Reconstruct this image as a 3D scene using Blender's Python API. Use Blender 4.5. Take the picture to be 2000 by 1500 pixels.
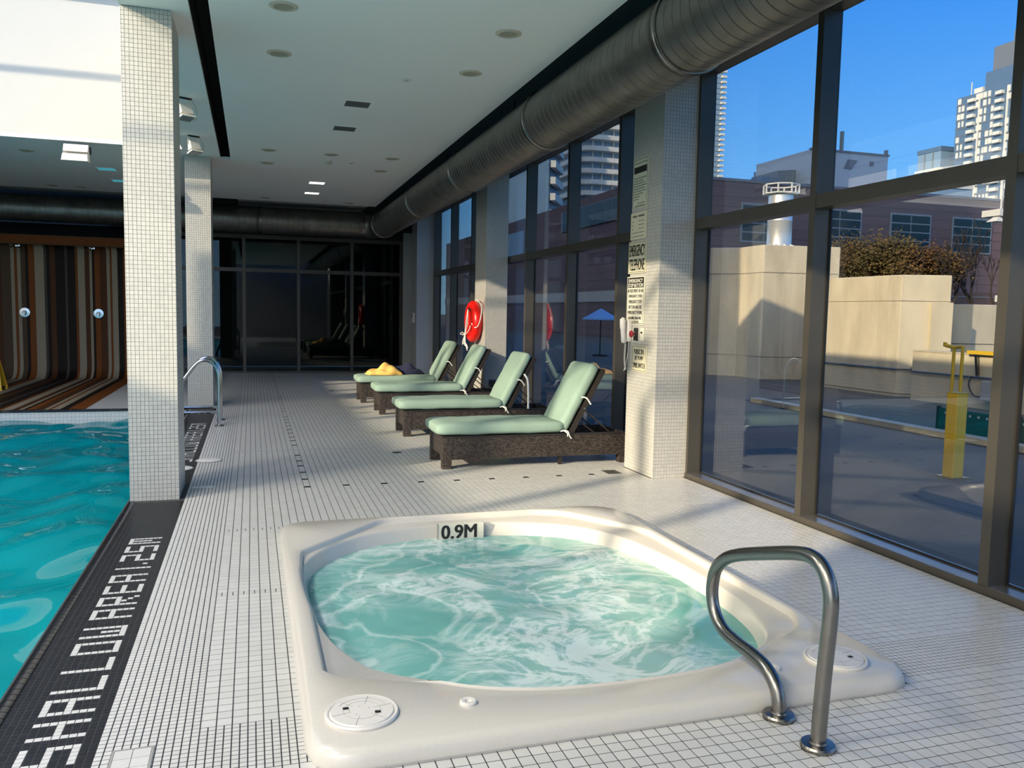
import bpy, bmesh, math, random
import numpy as np
from mathutils import Vector, Matrix, Quaternion
random.seed(7); rng = np.random.default_rng(7)
S = bpy.context.scene
for o in list(bpy.data.objects): bpy.data.objects.remove(o, do_unlink=True)
COL = S.collection
PI = math.pi

# ---------------------------------------------------------------- camera, light, exposure
F_PX, YAW, PITCH, ROLL = 1604.25, 0.307349, -0.085923, 0.019118
cy, sy, cp, sp, cr, sr = math.cos(YAW), math.sin(YAW), math.cos(PITCH), math.sin(PITCH), math.cos(ROLL), math.sin(ROLL)
fw = Vector((sy*cp, cy*cp, sp)); rt = Vector((cy, -sy, 0)); up = rt.cross(fw)
r2 = rt*cr + up*sr; u2 = up*cr - rt*sr
cam = bpy.data.objects.new('camera', bpy.data.cameras.new('camera')); COL.objects.link(cam)
cam.matrix_world = Matrix(((r2.x, u2.x, -fw.x, 0), (r2.y, u2.y, -fw.y, 0), (r2.z, u2.z, -fw.z, 1.6), (0, 0, 0, 1)))
cam.data.sensor_fit = 'HORIZONTAL'; cam.data.sensor_width = 36; cam.data.lens = F_PX/2000*36
cam.data.clip_start = 0.05; cam.data.clip_end = 1500
S.camera = cam
S.view_settings.view_transform = 'Standard'; S.view_settings.look = 'None'
S.view_settings.gamma = 1; S.view_settings.use_curve_mapping = False
S.view_settings.exposure = 0.68
S.cycles.use_denoising = True
S.cycles.max_bounces = 10; S.cycles.diffuse_bounces = 5; S.cycles.glossy_bounces = 5
S.cycles.transparent_max_bounces = 24; S.cycles.transmission_bounces = 6
S.cycles.caustics_reflective = False; S.cycles.caustics_refractive = False
S.cycles.sample_clamp_indirect = 3

SUN = Vector((1, 0.53, -0.385)).normalized()
sl = bpy.data.lights.new('sun', 'SUN'); sl.energy = 5.1; sl.angle = math.radians(0.8); sl.color = (1, 0.83, 0.62)
so = bpy.data.objects.new('sun', sl); COL.objects.link(so); so.rotation_euler = SUN.to_track_quat('-Z', 'Y').to_euler()

W = bpy.data.worlds.new('sky'); S.world = W; W.use_nodes = True
nt = W.node_tree; nt.nodes.clear()
def wn(t, **k):
    n = nt.nodes.new(t)
    for a, b in k.items(): setattr(n, a, b)
    return n
tc = wn('ShaderNodeTexCoord'); sep = wn('ShaderNodeSeparateXYZ'); nt.links.new(tc.outputs['Generated'], sep.inputs[0])
rmp = wn('ShaderNodeValToRGB'); nt.links.new(sep.outputs[2], rmp.inputs[0])
e = rmp.color_ramp.elements
e[0].position = 0.0; e[0].color = (0.42, 0.76, 1.08, 1)
e[1].position = 0.75; e[1].color = (0.030, 0.15, 0.56, 1)
for p, c in ((0.12, (0.17, 0.50, 1.05, 1)), (0.33, (0.055, 0.31, 0.98, 1))):
    x = e.new(p); x.color = c
dot = wn('ShaderNodeVectorMath', operation='DOT_PRODUCT'); nt.links.new(tc.outputs['Generated'], dot.inputs[0]); dot.inputs[1].default_value = (-SUN)
mx = wn('ShaderNodeMath', operation='MAXIMUM'); nt.links.new(dot.outputs['Value'], mx.inputs[0]); mx.inputs[1].default_value = 0
pw = wn('ShaderNodeMath', operation='POWER'); nt.links.new(mx.outputs[0], pw.inputs[0]); pw.inputs[1].default_value = 5
mixw = wn('ShaderNodeMixRGB'); nt.links.new(pw.outputs[0], mixw.inputs[0]); nt.links.new(rmp.outputs[0], mixw.inputs[1])
mixw.inputs[2].default_value = (2.6, 2.3, 1.9, 1)
bg = wn('ShaderNodeBackground'); bg.inputs[1].default_value = 1.55; nt.links.new(mixw.outputs[0], bg.inputs[0])
wo = wn('ShaderNodeOutputWorld'); nt.links.new(bg.outputs[0], wo.inputs[0])

# ---------------------------------------------------------------- materials
MATS = {}
def mat(name, col, rough=0.5, metal=0.0, var=0.0, noise=0.0, nscale=8.0, bump=0.0, bscale=40.0, isl=False, spec=0.5, stretch=None, col2=None, coat=0.0, emit=None):
    m = bpy.data.materials.new(name); m.use_nodes = True; t = m.node_tree; L = t.links
    b = t.nodes['Principled BSDF']
    b.inputs['Base Color'].default_value = (*col, 1); b.inputs['Roughness'].default_value = rough; b.inputs['Metallic'].default_value = metal
    b.inputs['Specular IOR Level'].default_value = spec; b.inputs['Coat Weight'].default_value = coat
    if emit: b.inputs['Emission Color'].default_value = (*emit[:3], 1); b.inputs['Emission Strength'].default_value = emit[3]
    out = None
    tcn = t.nodes.new('ShaderNodeTexCoord'); vec = tcn.outputs['Object']
    if stretch:
        mp = t.nodes.new('ShaderNodeMapping'); mp.inputs['Scale'].default_value = stretch; L.new(vec, mp.inputs[0]); vec = mp.outputs[0]
    if noise > 0 or col2:
        n = t.nodes.new('ShaderNodeTexNoise'); n.inputs['Scale'].default_value = nscale; n.inputs['Detail'].default_value = 4; L.new(vec, n.inputs[0])
        mxn = t.nodes.new('ShaderNodeMixRGB'); c2 = col2 or tuple(c*(1-noise) for c in col)
        r = t.nodes.new('ShaderNodeValToRGB'); r.color_ramp.elements[0].position = 0.35; r.color_ramp.elements[1].position = 0.68; L.new(n.outputs[0], r.inputs[0])
        L.new(r.outputs[0], mxn.inputs[0]); mxn.inputs[1].default_value = (*col, 1); mxn.inputs[2].default_value = (*c2, 1); out = mxn.outputs[0]
    if var > 0:
        g = t.nodes.new('ShaderNodeNewGeometry'); oi = t.nodes.new('ShaderNodeObjectInfo')
        ad = t.nodes.new('ShaderNodeMath'); ad.operation = 'ADD'; L.new(g.outputs['Random Per Island'], ad.inputs[0]); L.new(oi.outputs['Random'], ad.inputs[1])
        fr = t.nodes.new('ShaderNodeMath'); fr.operation = 'FRACT'; L.new(ad.outputs[0], fr.inputs[0])
        mr = t.nodes.new('ShaderNodeMapRange'); L.new(fr.outputs[0], mr.inputs[0]); mr.inputs[3].default_value = 1-var; mr.inputs[4].default_value = 1+var*0.6
        hs = t.nodes.new('ShaderNodeHueSaturation'); L.new(mr.outputs[0], hs.inputs['Value'])
        if out: L.new(out, hs.inputs['Color'])
        else: hs.inputs['Color'].default_value = (*col, 1)
        out = hs.outputs[0]
    if out: L.new(out, b.inputs['Base Color'])
    if bump > 0:
        n2 = t.nodes.new('ShaderNodeTexNoise'); n2.inputs['Scale'].default_value = bscale; n2.inputs['Detail'].default_value = 3; L.new(vec, n2.inputs[0])
        bp = t.nodes.new('ShaderNodeBump'); bp.inputs['Strength'].default_value = bump; bp.inputs['Distance'].default_value = 0.01; L.new(n2.outputs[0], bp.inputs['Height']); L.new(bp.outputs[0], b.inputs['Normal'])
    MATS[name] = m; return m

def brick_mat(name, c1, c2, grout, size, rough=0.4, axes='XZ', gap=0.08, ratio=1.0, offset=0.0):
    m = mat(name, c1, rough); t = m.node_tree; L = t.links; b = t.nodes['Principled BSDF']
    tcn = t.nodes.new('ShaderNodeTexCoord'); s = t.nodes.new('ShaderNodeSeparateXYZ'); c = t.nodes.new('ShaderNodeCombineXYZ'); L.new(tcn.outputs['Object'], s.inputs[0])
    L.new(s.outputs[axes[0]], c.inputs[0]); L.new(s.outputs[axes[1]], c.inputs[1])
    bt = t.nodes.new('ShaderNodeTexBrick'); bt.offset = offset; bt.inputs['Scale'].default_value = 1/size; bt.inputs['Brick Width'].default_value = ratio; bt.inputs['Row Height'].default_value = 1
    bt.inputs['Mortar Size'].default_value = gap/2; bt.inputs['Mortar Smooth'].default_value = 0.1
    bt.inputs['Color1'].default_value = (*c1, 1); bt.inputs['Color2'].default_value = (*c2, 1); bt.inputs['Mortar'].default_value = (*grout, 1)
    L.new(c.outputs[0], bt.inputs[0]); L.new(bt.outputs[0], b.inputs['Base Color'])
    bp = t.nodes.new('ShaderNodeBump'); bp.invert = True; bp.inputs['Strength'].default_value = 0.4; bp.inputs['Distance'].default_value = 0.002; L.new(bt.outputs['Fac'], bp.inputs['Height']); L.new(bp.outputs[0], b.inputs['Normal'])
    return m

def glass_mat(name, tint, boost=1.0, base=0.0, rough=0.0):
    m = bpy.data.materials.new(name); m.use_nodes = True; t = m.node_tree; L = t.links; t.nodes.clear()
    o = t.nodes.new('ShaderNodeOutputMaterial'); mx = t.nodes.new('ShaderNodeMixShader'); tr = t.nodes.new('ShaderNodeBsdfTransparent'); gl = t.nodes.new('ShaderNodeBsdfGlossy'); f = t.nodes.new('ShaderNodeFresnel')
    f.inputs[0].default_value = 1.5; tr.inputs[0].default_value = (*tint, 1); gl.inputs['Roughness'].default_value = rough
    ma = t.nodes.new('ShaderNodeMath'); ma.operation = 'MULTIPLY_ADD'; ma.use_clamp = True; ma.inputs[1].default_value = boost; ma.inputs[2].default_value = base
    # a pane has two faces; the fresnel of a back face would see total reflection, so feed it the front-side index
    g = t.nodes.new('ShaderNodeNewGeometry'); mi = t.nodes.new('ShaderNodeMix'); mi.inputs[2].default_value = 1.5; mi.inputs[3].default_value = 1/1.5
    L.new(g.outputs['Backfacing'], mi.inputs[0]); L.new(mi.outputs[0], f.inputs[0])
    L.new(f.outputs[0], ma.inputs[0]); L.new(ma.outputs[0], mx.inputs[0]); L.new(tr.outputs[0], mx.inputs[1]); L.new(gl.outputs[0], mx.inputs[2]); L.new(mx.outputs[0], o.inputs[0])
    MATS[name] = m; return m

def water_mat(name, deep, tint, clear, foam=None, bscale=6, bstr=0.3):
    m = bpy.data.materials.new(name); m.use_nodes = True; t = m.node_tree; L = t.links; t.nodes.clear()
    o = t.nodes.new('ShaderNodeOutputMaterial'); m1 = t.nodes.new('ShaderNodeMixShader'); m2 = t.nodes.new('ShaderNodeMixShader')
    tr = t.nodes.new('ShaderNodeBsdfTransparent'); df = t.nodes.new('ShaderNodeBsdfDiffuse'); gl = t.nodes.new('ShaderNodeBsdfGlossy'); gl.inputs['Roughness'].default_value = 0.03
    tr.inputs[0].default_value = (*tint, 1); df.inputs[0].default_value = (*deep, 1); m1.inputs[0].default_value = clear
    L.new(df.outputs[0], m1.inputs[1]); L.new(tr.outputs[0], m1.inputs[2])
    tcn = t.nodes.new('ShaderNodeTexCoord'); n = t.nodes.new('ShaderNodeTexNoise'); n.inputs['Scale'].default_value = bscale; n.inputs['Detail'].default_value = 3; n.inputs['Distortion'].default_value = 0.6; L.new(tcn.outputs['Object'], n.inputs[0])
    bp = t.nodes.new('ShaderNodeBump'); bp.inputs['Strength'].default_value = bstr; bp.inputs['Distance'].default_value = 0.03; L.new(n.outputs[0], bp.inputs['Height'])
    L.new(bp.outputs[0], gl.inputs['Normal'])
    f = t.nodes.new('ShaderNodeFresnel'); f.inputs[0].default_value = 1.33; L.new(bp.outputs[0], f.inputs['Normal'])
    L.new(f.outputs[0], m2.inputs[0]); L.new(m1.outputs[0], m2.inputs[1]); L.new(gl.outputs[0], m2.inputs[2]); L.new(m2.outputs[0], o.inputs[0])
    if foam:
        def ridge(scale, dist, w0, w1, rough=0.6):
            n1 = t.nodes.new('ShaderNodeTexNoise'); n1.inputs['Scale'].default_value = scale; n1.inputs['Detail'].default_value = 5; n1.inputs['Distortion'].default_value = dist; n1.inputs['Roughness'].default_value = rough
            mp = t.nodes.new('ShaderNodeMapping'); mp.inputs['Scale'].default_value = (0.8, 1.0, 1); L.new(tcn.outputs['Object'], mp.inputs[0]); L.new(mp.outputs[0], n1.inputs[0])
            a = t.nodes.new('ShaderNodeMath'); a.operation = 'SUBTRACT'; a.inputs[1].default_value = 0.5; L.new(n1.outputs[0], a.inputs[0])
            bb = t.nodes.new('ShaderNodeMath'); bb.operation = 'ABSOLUTE'; L.new(a.outputs[0], bb.inputs[0])
            r = t.nodes.new('ShaderNodeMapRange'); L.new(bb.outputs[0], r.inputs[0]); r.inputs[1].default_value = w0; r.inputs[2].default_value = w1; r.inputs[3].default_value = 1; r.inputs[4].default_value = 0
            return r.outputs[0]
        ra = ridge(1.1, 2.2, 0.0, 0.045, .5); rb = ridge(2.6, 1.8, 0.0, 0.09, .65)
        big = t.nodes.new('ShaderNodeTexNoise'); big.inputs['Scale'].default_value = 0.9; big.inputs['Detail'].default_value = 3; L.new(tcn.outputs['Object'], big.inputs[0])
        br = t.nodes.new('ShaderNodeMapRange'); br.inputs[1].default_value = 0.4; br.inputs[2].default_value = 0.62; L.new(big.outputs[0], br.inputs[0])
        ad = t.nodes.new('ShaderNodeMath'); ad.operation = 'MULTIPLY'; L.new(rb, ad.inputs[0]); L.new(br.outputs[0], ad.inputs[1])
        ad2 = t.nodes.new('ShaderNodeMath'); ad2.operation = 'MULTIPLY_ADD'; L.new(ra, ad2.inputs[0]); ad2.inputs[1].default_value = 0.55; L.new(ad.outputs[0], ad2.inputs[2])
        # milky patches of fine bubbles
        ml = t.nodes.new('ShaderNodeMath'); ml.operation = 'MULTIPLY_ADD'; L.new(br.outputs[0], ml.inputs[0]); ml.inputs[1].default_value = 0.34; L.new(ad2.outputs[0], ml.inputs[2]); ml.use_clamp = True
        mc = t.nodes.new('ShaderNodeMixRGB'); L.new(ml.outputs[0], mc.inputs[0]); mc.inputs[1].default_value = (*deep, 1); mc.inputs[2].default_value = (*foam, 1); L.new(mc.outputs[0], df.inputs[0])
        cl = t.nodes.new('ShaderNodeMapRange'); L.new(ml.outputs[0], cl.inputs[0]); cl.inputs[3].default_value = clear; cl.inputs[4].default_value = 0.05; L.new(cl.outputs[0], m1.inputs[0])
        hh = t.nodes.new('ShaderNodeMath'); hh.operation = 'MULTIPLY_ADD'; L.new(ml.outputs[0], hh.inputs[0]); hh.inputs[1].default_value = 0.35; L.new(n.outputs[0], hh.inputs[2]); L.new(hh.outputs[0], bp.inputs['Height'])
    MATS[name] = m; return m

def wicker_mat(name):
    m = mat(name, (0.035, 0.026, 0.021), 0.5); t = m.node_tree; L = t.links; b = t.nodes['Principled BSDF']
    tcn = t.nodes.new('ShaderNodeTexCoord'); s = t.nodes.new('ShaderNodeSeparateXYZ'); L.new(tcn.outputs['Object'], s.inputs[0])
    ad = t.nodes.new('ShaderNodeMath'); ad.operation = 'ADD'; L.new(s.outputs[0], ad.inputs[0]); L.new(s.outputs[1], ad.inputs[1])
    c = t.nodes.new('ShaderNodeCombineXYZ'); L.new(ad.outputs[0], c.inputs[0]); L.new(s.outputs[2], c.inputs[1])
    ch = t.nodes.new('ShaderNodeTexBrick'); ch.offset = 0.5; ch.inputs['Scale'].default_value = 1/0.015; ch.inputs['Brick Width'].default_value = 1.6; ch.inputs['Row Height'].default_value = 1.0; ch.inputs['Mortar Size'].default_value = 0.14; ch.inputs['Mortar Smooth'].default_value = 0.6
    L.new(c.outputs[0], ch.inputs[0]); ch.inputs['Color1'].default_value = (0.085, 0.066, 0.055, 1); ch.inputs['Color2'].default_value = (0.020, 0.015, 0.013, 1); ch.inputs['Mortar'].default_value = (0.006, 0.005, 0.004, 1)
    L.new(ch.outputs[0], b.inputs['Base Color'])
    bp = t.nodes.new('ShaderNodeBump'); bp.invert = True; bp.inputs['Strength'].default_value = 0.8; bp.inputs['Distance'].default_value = 0.004; L.new(ch.outputs['Fac'], bp.inputs['Height']); L.new(bp.outputs[0], b.inputs['Normal'])
    return m

M_tile = mat('white_floor_tile', (0.61, 0.605, 0.575), 0.32, var=0.05, noise=0.04, nscale=1.2)
M_grout = mat('floor_grout', (0.030, 0.032, 0.036), 0.9)
M_ctile = mat('white_wall_tile', (0.52, 0.507, 0.468), 0.28, var=0.06)
M_cgrout = mat('wall_grout', (0.30, 0.30, 0.28), 0.9)
M_black = mat('black_tile', (0.014, 0.015, 0.016), 0.4, var=0.25, spec=0.2)
M_bgrout = mat('band_grout', (0.06, 0.063, 0.06), 0.9)
M_cop = mat('coping_tile', (0.014, 0.014, 0.018), 0.18, var=0.3)
M_dark = mat('dark_floor_tile', (0.012, 0.012, 0.012), 0.4)
M_ceil = mat('ceiling_paint', (0.88, 0.89, 0.87), 0.75, noise=0.03, nscale=0.6)
M_white = mat('white_paint', (0.70, 0.69, 0.64), 0.7)
M_slot = mat('slot_black', (0.004, 0.004, 0.004), 0.8)
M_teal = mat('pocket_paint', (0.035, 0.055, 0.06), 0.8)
M_bronze = mat('bronze_aluminium', (0.082, 0.073, 0.060), 0.38, metal=0.25, noise=0.1, nscale=3)
M_ledge = mat('sill_metal', (0.32, 0.30, 0.27), 0.26, metal=0.75)
M_steel = mat('brushed_steel', (0.27, 0.26, 0.24), 0.27, metal=1.0, noise=0.12, nscale=20)
M_chrome = mat('polished_steel', (0.55, 0.55, 0.54), 0.15, metal=1.0)
M_duct = mat('galvanised_duct', (0.24, 0.225, 0.195), 0.40, metal=0.85, noise=0.3, nscale=5, bump=0.05, bscale=6)
M_gel = mat('spa_acrylic', (0.64, 0.605, 0.54), 0.22, noise=0.03, nscale=60, coat=0.2)
M_lid = mat('lid_plastic', (0.72, 0.69, 0.64), 0.35)
M_cush = mat('green_canvas', (0.28, 0.395, 0.33), 0.9, noise=0.10, nscale=4, bump=0.12, bscale=25, spec=0.2)
M_wick = wicker_mat('dark_wicker')
M_dframe = mat('dark_frame', (0.022, 0.018, 0.016), 0.45)
M_strap = mat('white_strap', (0.72, 0.76, 0.72), 0.8)
M_red = mat('life_ring_red', (0.75, 0.010, 0.006), 0.32)
M_rope = mat('white_rope', (0.80, 0.77, 0.72), 0.8)
M_sign = mat('sign_cream', (0.70, 0.65, 0.47), 0.5, noise=0.05, nscale=6)
M_signw = mat('sign_ivory', (0.72, 0.69, 0.58), 0.5)
M_ink = mat('sign_ink', (0.012, 0.012, 0.012), 0.6)
M_gink = mat('sign_grey_ink', (0.12, 0.12, 0.10), 0.6)
M_plast = mat('white_plastic', (0.80, 0.77, 0.74), 0.35)
M_orange = mat('orange_card', (0.85, 0.36, 0.08), 0.5)
M_redb = mat('button_red', (0.30, 0.02, 0.03), 0.3)
M_lamp = mat('downlight_ring', (0.56, 0.52, 0.42), 0.5)
M_lens = mat('downlight_lens', (0.36, 0.33, 0.25), 0.5)
M_vent = mat('square_lens', (0.12, 0.13, 0.135), 0.25)
M_refl = mat('square_lens_reflection', (0.8, 0.8, 0.78), 0.4, emit=(1, 0.97, 0.9, 0.9))  # light caught by the lens, painted in as pale colour and emission
M_flood = mat('flood_white', (0.78, 0.76, 0.72), 0.4)
M_basin = brick_mat('pool_basin_tile', (0.30, 0.62, 0.64), (0.26, 0.58, 0.62), (0.20, 0.45, 0.48), 0.15, axes='XY')
M_wline = brick_mat('waterline_tile', (0.68, 0.70, 0.68), (0.64, 0.66, 0.64), (0.34, 0.36, 0.36), 0.055, axes='XZ')
M_farfl = brick_mat('rear_floor_tile', (0.62, 0.62, 0.60), (0.6, 0.6, 0.58), (0.20, 0.2, 0.2), 0.058, axes='XY')
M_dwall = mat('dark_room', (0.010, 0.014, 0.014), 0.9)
M_grey = mat('grey_plaster', (0.42, 0.42, 0.41), 0.8)
M_glass = glass_mat('window_glass', (0.69, 0.705, 0.685), 1.9, 0.014)
M_roofg = glass_mat('roof_glass', (0.86, 0.87, 0.86), 0.6)
M_fglass = glass_mat('rear_glass', (0.55, 0.62, 0.62), 0.8, 0.0)
M_pool = water_mat('pool_water', (0.0, 0.44, 0.50), (0.35, 0.92, 0.95), 0.45, bscale=1.6, bstr=0.12)
M_spa = water_mat('spa_water', (0.22, 0.56, 0.51), (0.5, 0.88, 0.84), 0.25, foam=(0.68, 0.82, 0.79), bscale=7, bstr=0.10)
M_yel = mat('yellow_paint', (0.80, 0.50, 0.03), 0.45)
M_towy = mat('yellow_towel', (0.85, 0.52, 0.14), 0.95, bump=0.3, bscale=60)
M_towb = mat('navy_towel', (0.012, 0.016, 0.05), 0.95, bump=0.3, bscale=60)
CRE, BRN, DRK, ORA, TAU, GRY = [mat(n, c, 0.6, noise=0.12, nscale=30, spec=0.15) for n, c in (('cream_mosaic', (0.33, 0.27, 0.19)), ('brown_mosaic', (0.085, 0.032, 0.011)), ('black_mosaic', (0.014, 0.009, 0.007)), ('rust_mosaic', (0.19, 0.055, 0.010)), ('taupe_mosaic', (0.085, 0.054, 0.030)), ('grey_mosaic', (0.07, 0.06, 0.05)))]
M_conc = mat('weathered_concrete', (0.74, 0.63, 0.44), 0.9, noise=0.2, nscale=2.2, bump=0.4, bscale=14, stretch=(1.3, 1.3, 0.35))
M_pave = mat('terrace_paving', (0.145, 0.14, 0.115), 0.9, noise=0.2, nscale=1.0)
M_brick = brick_mat('purple_brick', (0.17, 0.115, 0.125), (0.15, 0.10, 0.11), (0.10, 0.075, 0.085), 0.6, rough=0.9, axes='XZ', ratio=40, gap=0.12)
M_brick2 = brick_mat('purple_brick_side', (0.15, 0.10, 0.115), (0.13, 0.09, 0.10), (0.09, 0.06, 0.075), 0.6, rough=0.9, axes='YZ', ratio=40, gap=0.12)
M_bwin = mat('blue_dark_glazing', (0.015, 0.04, 0.055), 0.35, spec=0.15)
M_wfr = mat('window_frame_grey', (0.22, 0.25, 0.28), 0.5)
M_tglass = mat('tower_glass', (0.10, 0.17, 0.28), 0.4, spec=0.3)
M_tglass2 = mat('tower_glass_pale', (0.22, 0.33, 0.46), 0.4, spec=0.3)
M_twhite = mat('tower_white', (0.72, 0.70, 0.64), 0.5)
M_tgrey = mat('tower_grey', (0.16, 0.18, 0.22), 0.6)
M_mech = mat('penthouse_cladding', (0.40, 0.47, 0.55), 0.6)
M_bark = mat('bark', (0.05, 0.038, 0.032), 0.9)
M_leaf = mat('autumn_leaf', (0.115, 0.09, 0.022), 0.8, var=0.35, col2=(0.17, 0.075, 0.018), nscale=0.5)
M_hedge = mat('green_mesh', (0.005, 0.10, 0.085), 0.8)
M_blue = mat('blue_canvas', (0.20, 0.48, 0.88), 0.8)
M_car = mat('dark_car_paint', (0.05, 0.06, 0.08), 0.25, coat=0.5)
M_rail = mat('white_painted_steel', (0.74, 0.71, 0.64), 0.5)
M_alu = mat('bright_flue_steel', (0.78, 0.77, 0.74), 0.35, metal=0.6)

# ---------------------------------------------------------------- mesh helpers
class MB:
    def __init__(s): s.v = []; s.f = []
    def add(s, v, f):
        n = len(s.v); s.v += [tuple(p) for p in v]; s.f += [tuple(i+n for i in q) for q in f]; return s
    def box(s, x0, x1, y0, y1, z0, z1):
        return s.add([(x0, y0, z0), (x1, y0, z0), (x1, y1, z0), (x0, y1, z0), (x0, y0, z1), (x1, y0, z1), (x1, y1, z1), (x0, y1, z1)],
                     [(0, 3, 2, 1), (4, 5, 6, 7), (0, 1, 5, 4), (1, 2, 6, 5), (2, 3, 7, 6), (3, 0, 4, 7)])
    def bar(s, a, b, w, h=None, upv=(0, 0, 1)):
        a, b = Vector(a), Vector(b); h = h or w; d = (b-a).normalized(); u = Vector(upv)
        if abs(d.dot(u)) > 0.98: u = Vector((1, 0, 0))
        r = d.cross(u).normalized(); u = r.cross(d); P = []
        for q in (a, b):
            for i, j in ((-1, -1), (1, -1), (1, 1), (-1, 1)): P.append(q + r*w/2*i + u*h/2*j)
        return s.add(P, [(0, 3, 2, 1), (4, 5, 6, 7), (0, 1, 5, 4), (1, 2, 6, 5), (2, 3, 7, 6), (3, 0, 4, 7)])
    def tube(s, pts, r, n=14, caps=True):
        pts = [Vector(p) for p in pts]; R = r if isinstance(r, (list, tuple)) else [r]*len(pts); V = []; prev = None
        for i, p in enumerate(pts):
            d = (pts[min(i+1, len(pts)-1)] - pts[max(i-1, 0)]).normalized()
            if prev is None:
                a = Vector((0, 0, 1)) if abs(d.z) < 0.9 else Vector((1, 0, 0)); u = d.cross(a).normalized()
            else: u = (prev - d*prev.dot(d)).normalized()
            prev = u; w = d.cross(u)
            for k in range(n):
                t = 2*PI*k/n; V.append(p + (u*math.cos(t) + w*math.sin(t))*R[i])
        f = [(i*n+k, i*n+(k+1) % n, (i+1)*n+(k+1) % n, (i+1)*n+k) for i in range(len(pts)-1) for k in range(n)]
        if caps: f += [tuple(range(n))[::-1], tuple((len(pts)-1)*n+k for k in range(n))]
        return s.add(V, f)
    def loft(s, rings, capb=False, capt=False):
        n = len(rings[0]); V = [p for r in rings for p in r]
        f = [(i*n+k, i*n+(k+1) % n, (i+1)*n+(k+1) % n, (i+1)*n+k) for i in range(len(rings)-1) for k in range(n)]
        if capb: f.append(tuple(range(n))[::-1])
        if capt: f.append(tuple((len(rings)-1)*n+k for k in range(n)))
        return s.add(V, f)
    def lathe(s, prof, c=(0, 0, 0), n=32, axis='z'):
        rings = []
        for r, h in prof:
            ring = []
            for k in range(n):
                t = 2*PI*k/n; a, b = r*math.cos(t), r*math.sin(t)
                ring.append({'z': (c[0]+a, c[1]+b, c[2]+h), 'y': (c[0]+b, c[1]+h, c[2]+a), 'x': (c[0]+h, c[1]+a, c[2]+b)}[axis])
            rings.append(ring)
        return s.loft(rings, True, True)
    def mesh(s, name, m, smooth=False):
        me = bpy.data.meshes.new(name); me.from_pydata(s.v, [], s.f); me.validate()
        if m: me.materials.append(m)
        bm = bmesh.new(); bm.from_mesh(me); bmesh.ops.recalc_face_normals(bm, faces=bm.faces); bm.to_mesh(me); bm.free()
        if smooth:
            me.polygons.foreach_set('use_smooth', [True]*len(me.polygons))
            try: me.set_sharp_from_angle(angle=math.radians(40))
            except Exception: pass
        return me

def link(name, me, parent=None, bev=0):
    o = bpy.data.objects.new(name, me); COL.objects.link(o)
    if parent is not None:
        o.parent = parent
        q = parent; off = Vector((0, 0, 0))
        while q is not None:
            off += q.location + (q.matrix_parent_inverse.translation if q.parent else Vector((0, 0, 0))); q = q.parent
        o.matrix_parent_inverse = Matrix.Translation(-off)
    if bev:
        b = o.modifiers.new('bevel', 'BEVEL'); b.width = bev; b.segments = 2; b.limit_method = 'ANGLE'
    return o
def obj(name, mb, m, parent=None, smooth=False, bev=0): return link(name, mb.mesh(name, m, smooth), parent, bev)
def tag(o, label=None, cat=None, group=None, kind=None):
    for k, v in (('label', label), ('category', cat), ('group', group), ('kind', kind)):
        if v: o[k] = v
    return o
def thing(name, label, cat, loc=(0, 0, 0), group=None, kind=None):
    o = bpy.data.objects.new(name, None); o.empty_display_size = 0.1; COL.objects.link(o); o.location = loc
    return tag(o, label, cat, group, kind)
def struct(name, mb, m, parent=None, smooth=False, label=None):
    o = obj(name, mb, m, parent, smooth)
    if parent is None: o['kind'] = 'structure'
    if label: o['label'] = label
    return o
def copy_tree(o, loc, label=None):
    r = o.copy(); COL.objects.link(r); r.location = loc
    if label: r['label'] = label
    for ch in o.children:
        c = ch.copy(); COL.objects.link(c); c.parent = r
        for g in ch.children:
            d = g.copy(); COL.objects.link(d); d.parent = c
    return r
def B(*a): return MB().box(*a)
def arc(c, r, a0, a1, n, plane='xz'):
    out = []
    for i in range(n+1):
        t = math.radians(a0 + (a1-a0)*i/n); a, b = r*math.cos(t), r*math.sin(t)
        out.append(Vector((c[0]+a, c[1], c[2]+b)) if plane == 'xz' else Vector((c[0], c[1]+a, c[2]+b)) if plane == 'yz' else Vector((c[0]+a, c[1]+b, c[2])))
    return out
def smoothpath(P, n=8):
    P = [Vector(p) for p in P]; Q = [P[0]*2-P[1]] + P + [P[-1]*2-P[-2]]; out = []
    for i in range(1, len(Q)-2):
        for k in range(n):
            t = k/n; a, b, c, d = Q[i-1], Q[i], Q[i+1], Q[i+2]
            out.append(0.5*((2*b) + (c-a)*t + (2*a-5*b+4*c-d)*t*t + (3*b-a-3*c+d)*t**3))
    return out + [P[-1]]

TF = [(4, 5, 6, 7), (0, 1, 5, 4), (1, 2, 6, 5), (2, 3, 7, 6), (3, 0, 4, 7)]
def tile_arrays(cu, cv, hu, hv, O, U, V, N, lift=0.0, ins=0.0007, th=0.003):
    """many small pillow-edged tiles as arrays; cu,cv centres, hu,hv half sizes, on plane O+u*U+v*V, raised along N"""
    cu, cv, hu, hv = [np.broadcast_to(np.asarray(a, float), np.broadcast(cu, cv, hu, hv).shape) for a in (cu, cv, hu, hv)]
    O, U, V, N = [np.asarray(a, float) for a in (O, U, V, N)]; n = len(cu); P = np.zeros((n, 8, 3))
    for i, (a, b) in enumerate(((-1, -1), (1, -1), (1, 1), (-1, 1))):
        P[:, i] = O + (cu+a*hu)[:, None]*U + (cv+b*hv)[:, None]*V - th*N
        P[:, i+4] = O + (cu+a*(hu-ins))[:, None]*U + (cv+b*(hv-ins))[:, None]*V + (np.ones(n)*lift)[:, None]*N
    Fc = np.array(TF)[None]+8*np.arange(n)[:, None, None]
    return P.reshape(-1, 3), Fc.reshape(-1, 4)
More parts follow.
